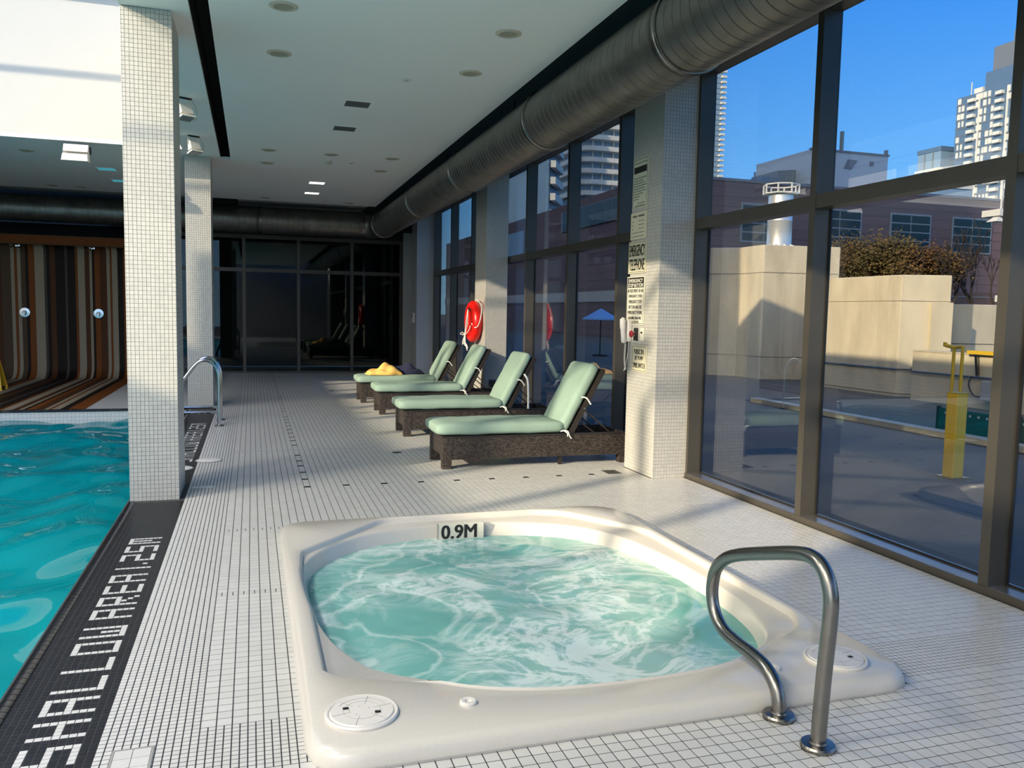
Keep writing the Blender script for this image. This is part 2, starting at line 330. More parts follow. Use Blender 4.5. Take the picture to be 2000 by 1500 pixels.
def np_mesh(name, P, Fc, m):
    me = bpy.data.meshes.new(name); me.vertices.add(len(P)); me.vertices.foreach_set('co', P.astype(np.float32).ravel())
    me.loops.add(Fc.size); me.loops.foreach_set('vertex_index', Fc.astype(np.int32).ravel()); me.polygons.add(len(Fc))
    me.polygons.foreach_set('loop_start', np.arange(0, Fc.size, 4, dtype=np.int32)); me.polygons.foreach_set('loop_total', np.full(len(Fc), 4, np.int32))
    me.update(calc_edges=True); me.validate(); me.shade_flat()
    if m: me.materials.append(m)
    return me
CAM = np.array([0, 0, 1.6])
def lay_tiles(parent, cu, cv, hu, hv, O, U, V, N, m, nmax=300, name='tile', stuff='tile_field'):
    """the nmax tiles nearest to the camera become one object each (sharing mesh data by size), the rest one joined part"""
    cu, cv = np.asarray(cu, float), np.asarray(cv, float); hu = np.broadcast_to(hu, cu.shape).astype(float); hv = np.broadcast_to(hv, cu.shape).astype(float)
    O, U, V, N = [np.asarray(a, float) for a in (O, U, V, N)]
    C = O + cu[:, None]*U + cv[:, None]*V; d = np.linalg.norm(C-CAM, axis=1)/np.sqrt(hu*hv)
    # only tiles that the photograph frames count as the nearest
    rel = C-CAM; zc = rel@np.array(fw); xx = F_PX*(rel@np.array(r2))/np.maximum(zc, .01); yy = -F_PX*(rel@np.array(u2))/np.maximum(zc, .01)
    vis = (zc > 0.1) & (np.abs(xx) < 1010) & (np.abs(yy) < 760); d = np.where(vis, d, d+1e5)
    idx = np.argsort(d); near, rest = idx[:nmax], idx[nmax:]; cache = {}
    for i in near:
        k = (round(hu[i], 5), round(hv[i], 5))
        if k not in cache: cache[k] = np_mesh(name, *tile_arrays([0], [0], hu[i], hv[i], (0, 0, 0), U, V, N), m)
        o = link(name, cache[k], parent); o.location = Vector(C[i])
    if len(rest):
        o = link(stuff, np_mesh(stuff, *tile_arrays(cu[rest], cv[rest], hu[rest], hv[rest], O, U, V, N, lift=(rng.random(len(rest))-.5)*0.0004), m), parent); o['kind'] = 'stuff'

def rbox(lx, ly, lz, r, cuts=10, puff=0.0, wob=0.0, seed=0):
    bm = bmesh.new(); bmesh.ops.create_cube(bm, size=2); bmesh.ops.subdivide_edges(bm, edges=bm.edges[:], cuts=cuts, use_grid_fill=True)
    R = random.Random(seed); ph = [R.random()*6 for _ in range(6)]
    for v in bm.verts:
        p = Vector((v.co.x*lx/2, v.co.y*ly/2, v.co.z*lz/2)); rr = Vector((min(r, lx/2), min(r, ly/2), min(r, lz/2)))
        q = Vector([max(-(L/2-k), min(L/2-k, c)) for c, L, k in zip(p, (lx, ly, lz), rr)]); d = p-q
        dn = Vector([a/k if k else 0 for a, k in zip(d, rr)])
        if dn.length > 1e-6: dn = dn/ max(dn.length, 1e-6) * min(1, max(abs(c) for c in dn)); d = Vector([a*k for a, k in zip(dn, rr)])
        p = q + d
        a, b = 2*p.x/lx, 2*p.y/ly
        if puff: p.z += puff*(1-a*a)*(1-b*b)*(1 if v.co.z > 0 else 0)
        if wob: p.z += wob*(math.sin(7*a+ph[0])*math.cos(3*b+ph[1]) + 0.5*math.sin(15*a+ph[2]+4*b)); p.y += wob*0.6*math.sin(9*a+ph[3])
        v.co = p
    me = bpy.data.meshes.new('cushion'); bm.to_mesh(me); bm.free()
    me.polygons.foreach_set('use_smooth', [True]*len(me.polygons)); return me


def text(name, body, parent, m, O, U, V, w, h, weight=0.0, cond=True):
    """lettering laid on the plane O (centre) with reading direction U and up V, fitted to w x h"""
    cu = bpy.data.curves.new('t', 'FONT'); cu.body = body; cu.align_x = 'CENTER'; cu.align_y = 'CENTER'; cu.extrude = 0.0008; cu.resolution_u = 3; cu.space_line = 0.85
    ob = bpy.data.objects.new('t', cu); COL.objects.link(ob); dg = bpy.context.evaluated_depsgraph_get()
    me = bpy.data.meshes.new_from_object(ob.evaluated_get(dg)); bpy.data.objects.remove(ob, do_unlink=True)
    co = np.zeros(len(me.vertices)*3); me.vertices.foreach_get('co', co); co = co.reshape(-1, 3)
    mn, mxx = co.min(0), co.max(0); c = (mn+mxx)/2; s = mxx-mn
    U, V, O = [np.array(a, float) for a in (U, V, O)]; N = np.cross(U, V)
    P = O + ((co[:, 0]-c[0])/s[0]*w)[:, None]*U + ((co[:, 1]-c[1])/s[1]*h)[:, None]*V + (co[:, 2])[:, None]*N
    me.vertices.foreach_set('co', P.astype(np.float32).ravel()); me.materials.clear(); me.materials.append(m); me.update()
    if weight:                                   # heavier strokes: the outline laid down again a hair to each side
        bm = bmesh.new()
        for k, (a, b) in enumerate(((-1, -.6), (1, -.6), (-1, .6), (1, .6), (0, 0))):
            m2 = me.copy(); m2.transform(Matrix.Translation(Vector(U*a*weight*w + V*b*weight*w*.6 + N*.00006*k))); bm.from_mesh(m2); bpy.data.meshes.remove(m2)
        bm.to_mesh(me); bm.free()
    return link(name, me, parent)


# ================================================================ STRUCTURE
ZC = 3.94                                   # low ceiling
# --- floor: grout bed, then every tile as geometry
TX0, TX1, TY0, TY1 = 0.175, 2.78, 2.76, 6.05  # spa tub footprint
fb = MB()
fb.box(-0.548, TX0+.06, 2, 21.3, -.3, -.0012); fb.box(TX1-.06, 4.4, 2, 21.3, -.3, -.0012)
fb.box(TX0+.06, TX1-.06, 2, TY0+.06, -.3, -.0012); fb.box(TX0+.06, TX1-.06, TY1-.06, 21.3, -.3, -.0012)
fl = struct('floor', fb, M_grout)
tx, ty, hx, hy, darkT = [], [], [], [], []
SP, BP, G = 0.029, 0.058, 0.0036
def addt(x, y, px, py):
    if TX0+.03 < x < TX1-.03 and TY0+.03 < y < TY1-.03: return
    if -0.96 < x < -0.575: return
    if 3.76 < x and 7.2 < y < 7.85: return
    tx.append(x); ty.append(y); hx.append(px/2-G/2); hy.append(py/2-G/2)
ys = 2.0; rows = []
while ys < 21.28:
    small = (2.88 <= ys+.03 <= 3.24) or (4.74 <= ys+.03 <= 4.80) or (6.12 <= ys+.03 <= 6.19) or (9.55 <= ys+.03 <= 9.62) or (12.9 <= ys+.03 <= 12.97)
    rows.append((ys, small)); ys += BP
dot_rows = {int(round((7.525+.336*k-2.0)/BP)) for k in range(41)}
for ri, (y0, small) in enumerate(rows):
    for i in range(12):                      # narrow mosaic strip beside the black band
        x = -0.548+SP*(i+.5)
        for j in range(2): addt(x, y0+SP*(j+.5), SP, SP)
    for i in range(74):
        x = -0.2+BP*(i+.5)
        if x > 4.12: break
        col = i
        if small:
            for a in range(2):
                for b in range(2): addt(-0.2+BP*i+SP*(a+.5), y0+SP*(b+.5), SP, SP)
            continue
        isdark = (y0 > 7.4 and col == 11 and ri in dot_rows) or (abs(y0+.029-7.53) < .03 and col >= 17 and (col-17) % 6 == 0 and x < 3.4)
        if isdark:
            darkT.append((x, y0+BP/2)); continue
        addt(x, y0+BP/2, BP, BP)
lay_tiles(fl, tx, ty, np.array(hx), np.array(hy), (0, 0, 0), (1, 0, 0), (0, 1, 0), (0, 0, 1), M_tile)
dm = np_mesh('dark_tile', *tile_arrays([0], [0], BP/2-G, BP/2-G, (0, 0, 0), (1, 0, 0), (0, 1, 0), (0, 0, 1)), M_dark)
for x, y in darkT:
    o = link('dark_tile', dm, fl); o.location = (x, y, 0)

# --- black pool-edge band with lettering in white tiles
band = struct('trim_1', MB().box(-0.985, -0.548, -3, 13.9, -.3, -.0012), M_bgrout)
GLY = {'S': '#####/#..../#..../#####/....#/....#/#####', 'H': '#...#/#...#/#...#/#####/#...#/#...#/#...#', 'A': '#####/#...#/#...#/#####/#...#/#...#/#...#', 'L': '#..../#..../#..../#..../#..../#..../#####',
       'O': '#####/#...#/#...#/#...#/#...#/#...#/#####', 'W': '#...#/#...#/#...#/#.#.#/#.#.#/#.#.#/#####', 'R': '#####/#...#/#...#/#####/#.#../#..#./#...#', 'E': '#####/#..../#..../#####/#..../#..../#####',
       '1': '#/#/#/#/#/#/#', '.': './././././#/.', '2': '#####/....#/....#/#####/#..../#..../#####', '5': '#####/#..../#..../#####/....#/....#/#####', 'M': '#####/#.#.#/#.#.#/#.#.#/#.#.#/#...#/#...#'}
SEQ = [('S', -7), ('H', 0), ('A', 7), ('L', 14), ('L', 21), ('O', 28), ('W', 35), ('A', 44), ('R', 51), ('E', 58), ('A', 65), ('1', 74), ('.', 77), ('2', 80), ('5', 87), ('M', 94)]
PY = 0.0283; white = set()
def letters(y0):
    for ch, k in SEQ:
        for r, row in enumerate(GLY[ch].split('/')):
            for c, q in enumerate(row):
                if q == '#': white.add((r+4, int(round((y0+(k+c)*PY-2.0)/PY))))
letters(3.270); letters(9.25)
bx, by, wl = [], [], []
for j in range(int((13.9-2.0)/PY)):
    y = 2.0+PY*(j+.5)
    if 7.22 < y < 7.92: continue
    for i in range(13):
        x = -0.921+SP*(i+.5)-.002
        (wl if (i, j) in white else bx).append((x, y))
bx = np.array(bx); lay_tiles(band, bx[:, 0], bx[:, 1], SP/2-.0011, PY/2-.0011, (0, 0, 0), (1, 0, 0), (0, 1, 0), (0, 0, 1), M_black, nmax=300)
wl = np.array(sorted(wl, key=lambda p: p[1])); lay_tiles(band, wl[:, 0], wl[:, 1], SP/2-.0011, PY/2-.0011, (0, 0, 0), (1, 0, 0), (0, 1, 0), (0, 0, 1), M_tile, nmax=300, name='lettering_tile', stuff='lettering_field')
# bullnose coping
cop = struct('trim_2', B(-.985, -.925, -3, 13.9, -.25, -.004), M_cgrout)
def bull(L):
    prof = [(-.922, -.01), (-.922, .003), (-.935, .009), (-.952, .010), (-.972, .004), (-.988, -.010), (-.998, -.03), (-1.0, -.06), (-.985, -.06)]
    R = [[(x, s*L/2, z) for x, z in prof] for s in (-1, 1)]
    return MB().loft(R, True, True)
bmsh = bull(.047).mesh('coping_tile', M_cop, True); k = 0; y = 3.2
while y < 13.88:
    if not 7.25 < y < 7.9:
        o = link('coping_tile', bmsh, cop); o.location = (0, y, 0)
    y += .0515
# --- pool basin and water
ZW = -0.17
pb = MB(); pb.box(-10, -.985, -3, 13.9, -1.5, -1.4); pb.box(-10.1, -10, -3, 13.9, -1.5, 0)
pb.box(-10, -.9, -3.1, -3, -1.5, 0)
pbo = struct('pool_basin', pb, M_basin, label='pale turquoise tiled swimming pool basin under the water')
struct('pool_basin', B(-10.1, -.985, 13.9, 14.0, -1.5, -.028), M_wline, pbo); struct('pool_basin', B(-.985, -.92, -3, 13.9, -1.5, -.03), M_wline, pbo)
fcb = MB()
trim3 = struct('trim_3', B(-10, -.985, 13.9, 13.985, -.03, -.002), M_bgrout)
cm = B(-.0185, .0185, -.03, .055, -.028, .004).mesh('coping_tile', M_cop); x = -6.0
while x < -1.0:
    o = link('coping_tile', cm, trim3); o.location = (x, 13.92, 0); x += .04
nx, ny = 220, 420; X, Y = np.meshgrid(np.linspace(-10, -.986, nx), np.linspace(-3, 13.9, ny)); Z = np.zeros_like(X)
for k in range(26):
    a = rng.uniform(0, 2*PI); lam = rng.uniform(.35, 1.9); q = 2*PI/lam; Z += lam*.0065*np.sin(q*(X*math.cos(a)+Y*math.sin(a)) + rng.uniform(0, 6))
P = np.stack([X, Y, Z+ZW], -1).reshape(-1, 3); I = np.arange(nx*ny).reshape(ny, nx)
Fq = np.stack([I[:-1, :-1], I[:-1, 1:], I[1:, 1:], I[1:, :-1]], -1).reshape(-1, 4)
me = np_mesh('pool_water', P, Fq, M_pool); me.polygons.foreach_set('use_smooth', [True]*len(me.polygons))
tag(link('pool_water', me), 'rippled turquoise water filling the swimming pool', 'water', kind='stuff')
# --- far deck left of the rear columns
struct('floor', MB().box(-2.46, -.548, 13.985, 21.3, -.3, 0).box(-10, -2.46, 13.985, 21.3, -.3, 0).box(-.548, 4.4, 21.3, 24, -.3, -.01).box(-3, -.548, 21.3, 24, -.3, -.01), M_farfl)
struct('floor', MB().box(-10, 4.4, -6, -4, -.3, -.003).box(-10, -.985, -4, -3.1, -.3, -.003).box(-.548, 4.4, -4, 2, -.3, -.001), M_farfl)

# --- tiled columns
def column(x0, x1, y0, y1, z1, faces, px, pz, nmax, label):
    o = struct('column', B(x0+.006, x1-.006, y0+.006, y1-.006, 0, z1), M_cgrout, label=label)
    cu, rest = [], []
    nz = int(z1/pz)
    for f in faces:
        L = (x1-x0) if f in 'fb' else (y1-y0); n = round(L/px); p = L/n
        u = np.repeat(p*(np.arange(n)+.5), nz); v = np.tile(pz*(np.arange(nz)+.5), n)
        if f == 'f': O, U, N = (x0, y0, 0), (1, 0, 0), (0, -1, 0)
        elif f == 'r': O, U, N = (x1, y0, 0), (0, 1, 0), (1, 0, 0)
        elif f == 'l': O, U, N = (x0, y1, 0), (0, -1, 0), (-1, 0, 0)
        lay_tiles(o, u, v, p/2-.0012, pz/2-.0012, np.array(O)-np.array(N)*.003, U, (0, 0, 1), N, M_ctile, nmax=nmax if f == faces[0] else 0)
    return o
column(-.965, -.585, 7.25, 7.9, ZC, 'frl', .0317, .0345, 300, 'white mosaic tiled column standing on the pool edge')
column(-.975, -.595, 13.87, 14.52, ZC, 'frl', .0317, .0345, 0, 'white mosaic tiled column behind the pool grab rail')
column(3.755, 4.135, 7.2, 7.85, ZC, 'lfr', .0317, .0345, 0, 'white mosaic tiled column carrying the safety signs')
column(3.72, 4.10, 13.275, 13.97, ZC, 'lf', .0317, .0345, 0, 'white mosaic tiled column with the red life ring')
struct('column', B(3.72, 4.12, 19.3, 19.95, 0, ZC), M_grey, label='plain grey column at the far end of the window wall')
# --- ceilings
struct('ceiling', MB().box(-.30, 2.69, -4, 18.95, ZC, 4.0).box(-.97, -.45, -4, 13.95, ZC, 4.0).box(-10, -.30, 13.95, 18.95, ZC, 4.0).box(-10, -.97, 13.39, 13.95, ZC, 4.0), M_ceil)
struct('ceiling', MB().box(-.46, -.45, -4, 13.95, ZC+.03, 4.3).box(-.30, -.29, -4, 13.95, ZC+.03, 4.3).box(-.46, -.29, 13.95, 13.96, ZC+.03, 4.3).box(-.46, -.29, -4, 13.96, 4.3, 4.32), M_slot)
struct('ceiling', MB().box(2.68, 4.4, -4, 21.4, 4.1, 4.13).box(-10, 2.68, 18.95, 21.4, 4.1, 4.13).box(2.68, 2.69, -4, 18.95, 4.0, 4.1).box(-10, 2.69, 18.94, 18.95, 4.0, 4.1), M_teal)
struct('ceiling', MB().box(-.97, -.47, -4.2, 21.6, 4.33, 4.40).box(-.47, -.28, -4.2, 13.96, 4.33, 4.40).box(-.28, 2.6, -4.2, 21.6, 4.01, 4.09).box(-10.2, -.9, 13.6, 21.6, 4.01, 4.09).box(2.6, 4.42, -4.2, 21.6, 4.13, 4.16).box(-.28, -.27, -4.2, 21.6, 4.05, 4.4), M_grey)
q = MB(); pr_ = [(13.0, 4.16), (13.0, 5.45), (14.4, 5.4), (15.45, 4.6), (15.5, 7.2), (22, 7.2), (22, 4.16)]
q.loft([[(x, y, z) for y, z in pr_] for x in (2.2, 4.42)], True, True); struct('roof_shade_mass', q, M_grey)  # unseen roof mass, profile shaped to shade the concrete shaft outside
# --- high pool hall: white bulkheads, clerestory on the sunny side and a glazed roof
struct('wall_high', MB().box(-10.2, -.87, 13.39, 13.55, 3.999, 6.0).box(-.97, -.87, -4.2, 13.39, 3.999, 5.9), M_white)
struct('wall_left', MB().box(-10.2, -10, -6, 21.6, 0, 4.42).box(-10.2, -10, 13.39, 21.6, 0, 6.0).box(-10.2, -10, -6, -2.75, 4.4, 6.0), M_white)
struct('wall_back', MB().box(-10.2, 4.4, -6.2, -6, 0, .12).box(-.97, 4.4, -6.2, -6, .12, 4.2), M_grey)
wb = thing('window_7', None, None, kind='structure', loc=(-3, -6.1, 0))  # unseen glazing behind the camera, added to bring more daylight indoors
for x in np.arange(-10.1, -1.2, 1.8):
    obj('mullion', B(x, x+.07, -6.15, -6, .12, 6.0), M_bronze, wb)
    obj('pane', B(x+.07, x+1.8, -6.1, -6.09, .12, 6.0), M_roofg, wb)
wc = thing('window_4', None, None, kind='structure', loc=(-10.1, -2.75, 4.42))
obj('sill', B(-10.2, -9.98, -2.75, 13.39, 4.42, 4.47), M_bronze, wc)
for k, y in enumerate(np.arange(-1.34, 13.3, 1.46)):
    obj('mullion', B(-10.16, -10.02, y-.07, y+.07, 4.47, 5.98), M_bronze, wc)
    obj('pane', B(-10.1, -10.09, y-1.39, y-.07, 4.47, 5.98), M_roofg, wc)
wr = thing('window_5', None, None, kind='structure', loc=(-5, 4, 6.0))
for k, y in enumerate(np.arange(-4.26, 13.5, 1.46)):
    obj('rafter', B(-10.2, -.87, y-.03, y+.03, 6.0, 6.06), M_white, wr)
    obj('pane', B(-10.2, -.87, y+.05, y+1.41, 6.02, 6.03), M_roofg, wr)
# unseen fill lamps added over the pool to lift the indoor light
def lamp(name, label, x, y, z, size, watts, drop):
    t = thing(name, label, 'ceiling light', (x, y, z), name.replace('_', ' ')+'s')
    obj('housing', B(x-size/2-.03, x+size/2+.03, y-size/2-.03, y+size/2+.03, z+.01, z+.07), M_flood, t)
    if drop: obj('stem', MB().tube([(x, y, z+.07), (x, y, z+drop)], .015, 8), M_flood, t)
    L_ = bpy.data.lights.new(name, 'AREA'); L_.shape = 'SQUARE'; L_.size = size; L_.energy = watts; L_.color = (1, .91, .76)
    o = bpy.data.objects.new('lamp', L_); COL.objects.link(o); o.location = (x, y, z); o.parent = t; o.matrix_parent_inverse = Matrix.Translation((-x, -y, -z))
for y, wy in ((-1.5, 'shallow end behind the camera'), (2.0, 'pool beside the spa'), (5.5, 'pool beside the front column')):
    for x, wx in ((-7.6, 'under the clerestory'), (-3.4, 'near the bulkhead')): lamp('added_fill_lamp', 'added square fill lamp over the %s, %s' % (wy, wx), x, y, 5.5, .9, 108, .48)
# --- window wall on the terrace side
def window(n, ya, yb, mull, loc):
    w = thing('window_%d' % n, None, None, kind='structure', loc=loc)
    obj('sill', B(4.12, 4.32, ya, yb, -.01, .047), M_ledge, w, bev=.004)
    obj('sill_face', B(4.112, 4.12, ya, yb, -.01, .045), M_bronze, w)
    obj('head', B(4.12, 4.30, ya, yb, 3.93, 4.1), M_bronze, w)
    ms = sorted(mull)
    for y in ms: obj('mullion', B(4.12, 4.285, y, y+.07, .03, 3.93), M_bronze, w)
    E = [ya] + [v for y in ms for v in (y, y+.07)] + [yb]
    for a, b in zip(E[::2], E[1::2]):
        if b-a < .03: continue
        obj('transom', B(4.125, 4.27, a, b, 2.445, 2.55), M_bronze, w)
        obj('pane', B(4.267, 4.277, a-.02, b+.02, .04, 2.46), M_glass, w); obj('pane', B(4.267, 4.277, a-.02, b+.02, 2.53, 3.94), M_glass, w)
        obj('glazing_bead', MB().box(4.255, 4.267, a, b, .047, .058).box(4.255, 4.267, a, a+.012, .058, 2.445).box(4.255, 4.267, b-.012, b, .058, 2.445), M_slot, w)
    return w
window(1, -4, 7.85, [-3.31, -1.57, .18, 1.92, 3.648, 5.393, 7.165], (4.2, 2, 0))
window(2, 7.85, 13.97, [7.86, 8.94, 10.575, 12.362, 13.9], (4.2, 11, 0))
window(3, 13.97, 19.95, [13.98, 15.75, 17.5, 19.2], (4.2, 17, 0))
struct('wall_right', MB().box(4.12, 4.42, 19.95, 21.6, 0, 4.13).box(4.112, 4.42, -4, 21.6, -.3, -.012).box(4.12, 4.42, -6, -4, 0, 4.13).box(4.25, 4.42, -4.2, 21.6, 4.1, 4.13), M_grey)
# --- far glazed wall, dark room behind it
wf = thing('window_6', None, None, kind='structure', loc=(1, 21.3, 0))
mulx = [-2.2, -.213, 1.08, 2.395, 3.656]
for x in mulx: obj('mullion', B(x, x+.075, 21.24, 21.36, 0, 3.39), M_bronze, wf)
for a, b in zip(mulx[:-1], mulx[1:]):
    obj('transom', B(a+.075, b, 21.25, 21.35, 2.49, 2.58), M_bronze, wf); obj('head', B(a+.075, b, 21.25, 21.35, 3.30, 3.39), M_bronze, wf); obj('sill', B(a+.075, b, 21.25, 21.35, 0, .05), M_bronze, wf)
    obj('pane', B(a+.07, b+.005, 21.30, 21.31, .05, 2.49), M_fglass, wf); obj('pane', B(a+.07, b+.005, 21.30, 21.31, 2.58, 3.30), M_fglass, wf)
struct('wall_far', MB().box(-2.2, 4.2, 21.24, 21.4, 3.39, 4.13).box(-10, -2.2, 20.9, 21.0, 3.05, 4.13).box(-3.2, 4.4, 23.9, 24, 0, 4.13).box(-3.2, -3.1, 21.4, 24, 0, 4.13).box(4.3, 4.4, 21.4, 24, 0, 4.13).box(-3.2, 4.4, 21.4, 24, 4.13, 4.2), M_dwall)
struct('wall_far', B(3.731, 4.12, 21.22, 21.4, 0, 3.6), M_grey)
# --- striped shower wall: each stripe of mosaic runs down the wall, round the cove and out across the deck
sw = struct('wall_shower', MB().box(-10, -2.2, 20.03, 20.2, 0, 3.05).box(-2.3, -2.2, 20.03, 21.3, 0, 4.1), M_dwall, label='striped mosaic shower wall that curves into the deck')
prof = [(13.99, .004), (17, .004), (19.7, .004)] + [(19.7+.3*math.sin(t), .304-.3*math.cos(t)) for t in np.linspace(.2, PI/2, 6)] + [(20, 2.72)] + [(19.86+.14*math.cos(t), 2.72+.14*math.sin(t)) for t in np.linspace(.3, PI/2, 5)] + [(19.80, 2.86)]
ST = [(-5.06, TAU), (-4.88, CRE), (-4.81, ORA), (-4.76, CRE), (-4.69, TAU), (-4.60, DRK), (-4.55, ORA), (-4.43, CRE), (-4.25, GRY), (-4.20, DRK), (-4.14, BRN), (-4.03, DRK), (-3.85, GRY), (-3.80, DRK), (-3.65, ORA), (-3.60, CRE), (-3.46, BRN), (-3.37, CRE), (-3.315, DRK), (-3.27, ORA), (-3.16, BRN), (-3.03, CRE), (-2.965, ORA), (-2.925, CRE), (-2.81, DRK), (-2.70, ORA), (-2.46, None)]
x = -5.06; L0 = []
while x > -9.9:
    w = random.choice((.06, .1, .12, .16, .18)); L0.append((x-w, random.choice((CRE, BRN, DRK, ORA, TAU, CRE)))); x -= w
ST = L0[::-1] + ST
for (a, m), (b, _) in zip(ST[:-1], ST[1:]):
    q = MB(); V = [(x, y, z) for y, z in prof for x in (a+.0015, b-.0015)]; V += [(x, y + (.03 if z > .2 else 0), z-(.03 if z < .2 else 0)) for x, y, z in V]; n = len(prof)
    Fs = [(2*i, 2*i+1, 2*i+3, 2*i+2) for i in range(n-1)] + [(2*n+2*i, 2*n+2*i+2, 2*n+2*i+3, 2*n+2*i+1) for i in range(n-1)] + [(2*i, 2*i+2, 2*n+2*i+2, 2*n+2*i) for i in range(n-1)] + [(2*i+1, 2*n+2*i+1, 2*n+2*i+3, 2*i+3) for i in range(n-1)]
    q.add(V, Fs); obj('mosaic_stripe', q, m, sw, smooth=True)
struct('trim_4', B(-10, -2.2, 19.72, 20.05, 2.87, 3.04), ORA)
struct('trim_5', MB().box(-10, -2.2, 19.71, 19.73, 3.04, 3.06).box(-10, -2.2, 19.71, 19.73, 2.85, 2.87), TAU)

# ================================================================ THINGS
# --- ventilation duct along the windows and across the far end
DR = 0.30; DCX, DCZ, DCY = 2.98, 3.62, 19.95
duct = thing('ventilation_duct', 'round galvanised spiral duct hung along the window wall and turning across the far end', 'duct', (DCX, 8, DCZ))
def spiral(L, r=DR, pitch=.115):
    p = []; h = 0.0
    while h < L-.02:
        p += [(r, h), (r, h+pitch-.011), (r-.006, h+pitch-.009), (r-.006, h+pitch-.003), (r, h+pitch-.001)]; h += pitch
    return p + [(r, L)]
def sect(y0, y1): obj('duct_section', MB().lathe(spiral(y1-y0), (DCX, y0, DCZ), 40, 'y'), M_duct, duct, smooth=True)
def collar(c, axis): obj('duct_collar', MB().lathe([(DR, -.03), (DR+.010, -.028), (DR+.010, -.004), (DR+.016, 0), (DR+.010, .004), (DR+.010, .028), (DR, .03)], c, 40, axis), M_steel, duct, smooth=True)
cuts = [-3.9, 1.0, 3.6, 5.35, 8.25, 11.6, 15.0, 19.5]
for a, b in zip(cuts[:-1], cuts[1:]):
    sect(a, b); collar((DCX, b, DCZ), 'y')
el = []
for t in np.linspace(0, PI/2, 13):
    c = Vector((DCX-.45+.45*math.cos(t), 19.5+.45*math.sin(t), DCZ)); d = Vector((math.cos(t), math.sin(t), 0))
    el.append([tuple(c+d*DR*math.cos(a)+Vector((0, 0, DR*math.sin(a)))) for a in np.linspace(0, 2*PI, 40, endpoint=False)])
obj('duct_elbow', MB().loft(el), M_duct, duct, smooth=True)
xs = [DCX-.45, .2, -2.5, -5.2, -8, -9.9]
for a, b in zip(xs[:-1], xs[1:]):
    q = MB().lathe([(r, -h) for r, h in spiral(a-b)], (a, DCY, DCZ), 40, 'x'); obj('duct_section', q, M_duct, duct, smooth=True); collar((a, DCY, DCZ), 'x')
for y in (0, 4.4, 9.5, 13, 17): obj('hanger', MB().tube([(DCX, y, DCZ+DR-.01), (DCX, y, 4.1)], .008, 6), M_slot, duct)
# --- ceiling fittings
def downlight(x, y, label):
    t = thing('downlight', label, 'downlight', (x, y, ZC), 'recessed ceiling downlights')
    obj('trim_ring', MB().lathe([(.075, -.001), (.078, -.010), (.098, -.009), (.112, -.003), (.113, .001)], (x, y, ZC), 32), M_lamp, t, smooth=True)
    obj('lens', MB().lathe([(.080, -.004), (.05, -.0025), (.001, -.002), (.001, .0)], (x, y, ZC), 28), M_lens, t, smooth=True)
DL = [(.254, 6.84, 'beige recessed downlight by the black ceiling slot, first in the row nearest the pool'), (.258, 8.08, 'beige recessed downlight by the black ceiling slot, second in the row nearest the pool'),
      (2.075, 6.82, 'beige recessed downlight close under the duct above the spa'), (2.066, 8.05, 'beige recessed downlight beside the duct, second one over the spa'),
      (.259, 12.94, 'small beige downlight far back by the slot end, front one of a pair'), (.257, 14.07, 'small beige downlight far back by the slot end, rear one of a pair'),
      (1.166, 12.935, 'small beige downlight just before the ceiling smoke detector'), (2.084, 12.895, 'small beige downlight above the loungers, front one of a pair by the duct'), (2.081, 14.09, 'small beige downlight above the loungers, rear one of a pair by the duct'),
      (.291, 18.44, 'dim downlight at the dark far ceiling edge near the rear column'), (2.071, 18.56, 'dim downlight at the dark far ceiling edge near the duct elbow'),
      (-3.267, 14.49, 'dim downlight just beyond the white bulkhead over the pool'), (-3.723, 18.45, 'dim downlight above the shower wall, farther from the column'), (-3.22, 18.44, 'dim downlight above the shower wall, closer to the column')]
for x, y, l in DL: downlight(x, y, l)
def square(x, y, label, m):
    t = thing('square_ceiling_light', label, 'ceiling light', (x, y, ZC), 'square recessed ceiling lights')
    q = MB(); w = .16
    for a in ((-w, w, -w, -w+.022), (-w, w, w-.022, w), (-w, -w+.022, -w+.022, w-.022), (w-.022, w, -w+.022, w-.022)): q.box(x+a[0], x+a[1], y+a[2], y+a[3], ZC-.008, ZC+.001)
    obj('frame', q, M_ceil, t); obj('lens', B(x-w+.022, x+w-.022, y-w+.022, y+w-.022, ZC-.004, ZC+.001), m, t)
square(1.165, 9.69, 'dark square recessed light in the ceiling before its twin', M_vent); square(1.163, 11.03, 'dark square recessed light in the ceiling, second in line', M_vent)
square(1.17, 15.87, 'square light with painted reflected glow in the far ceiling, front one of two', M_refl); square(1.174, 17.29, 'square light with painted reflected glow in the far ceiling, the farther of two', M_refl)
M_poolrefl = mat('square_lens_pool_reflection', (0.10, 0.45, 0.55), 0.4, emit=(.1, .6, .75, .25))  # pool reflection on the lens, painted in as turquoise colour and glow
square(-2.36, 15.84, 'square light with painted pool reflection past the bulkhead, front one of two', M_poolrefl); square(-2.33, 17.2, 'square light with painted pool reflection past the bulkhead, the farther of two', M_poolrefl)
t = thing('smoke_detector', 'white domed smoke detector on the ceiling over the loungers', 'smoke detector', (1.168, 13.48, ZC))
obj('base', MB().lathe([(.07, 0.001), (.07, -.012), (.06, -.018)], (1.168, 13.48, ZC), 24), M_white, t, smooth=True); obj('dome', MB().lathe([(.06, -.018), (.05, -.045), (.025, -.06), (.005, -.062)], (1.168, 13.48, ZC), 24), M_lamp, t, smooth=True)
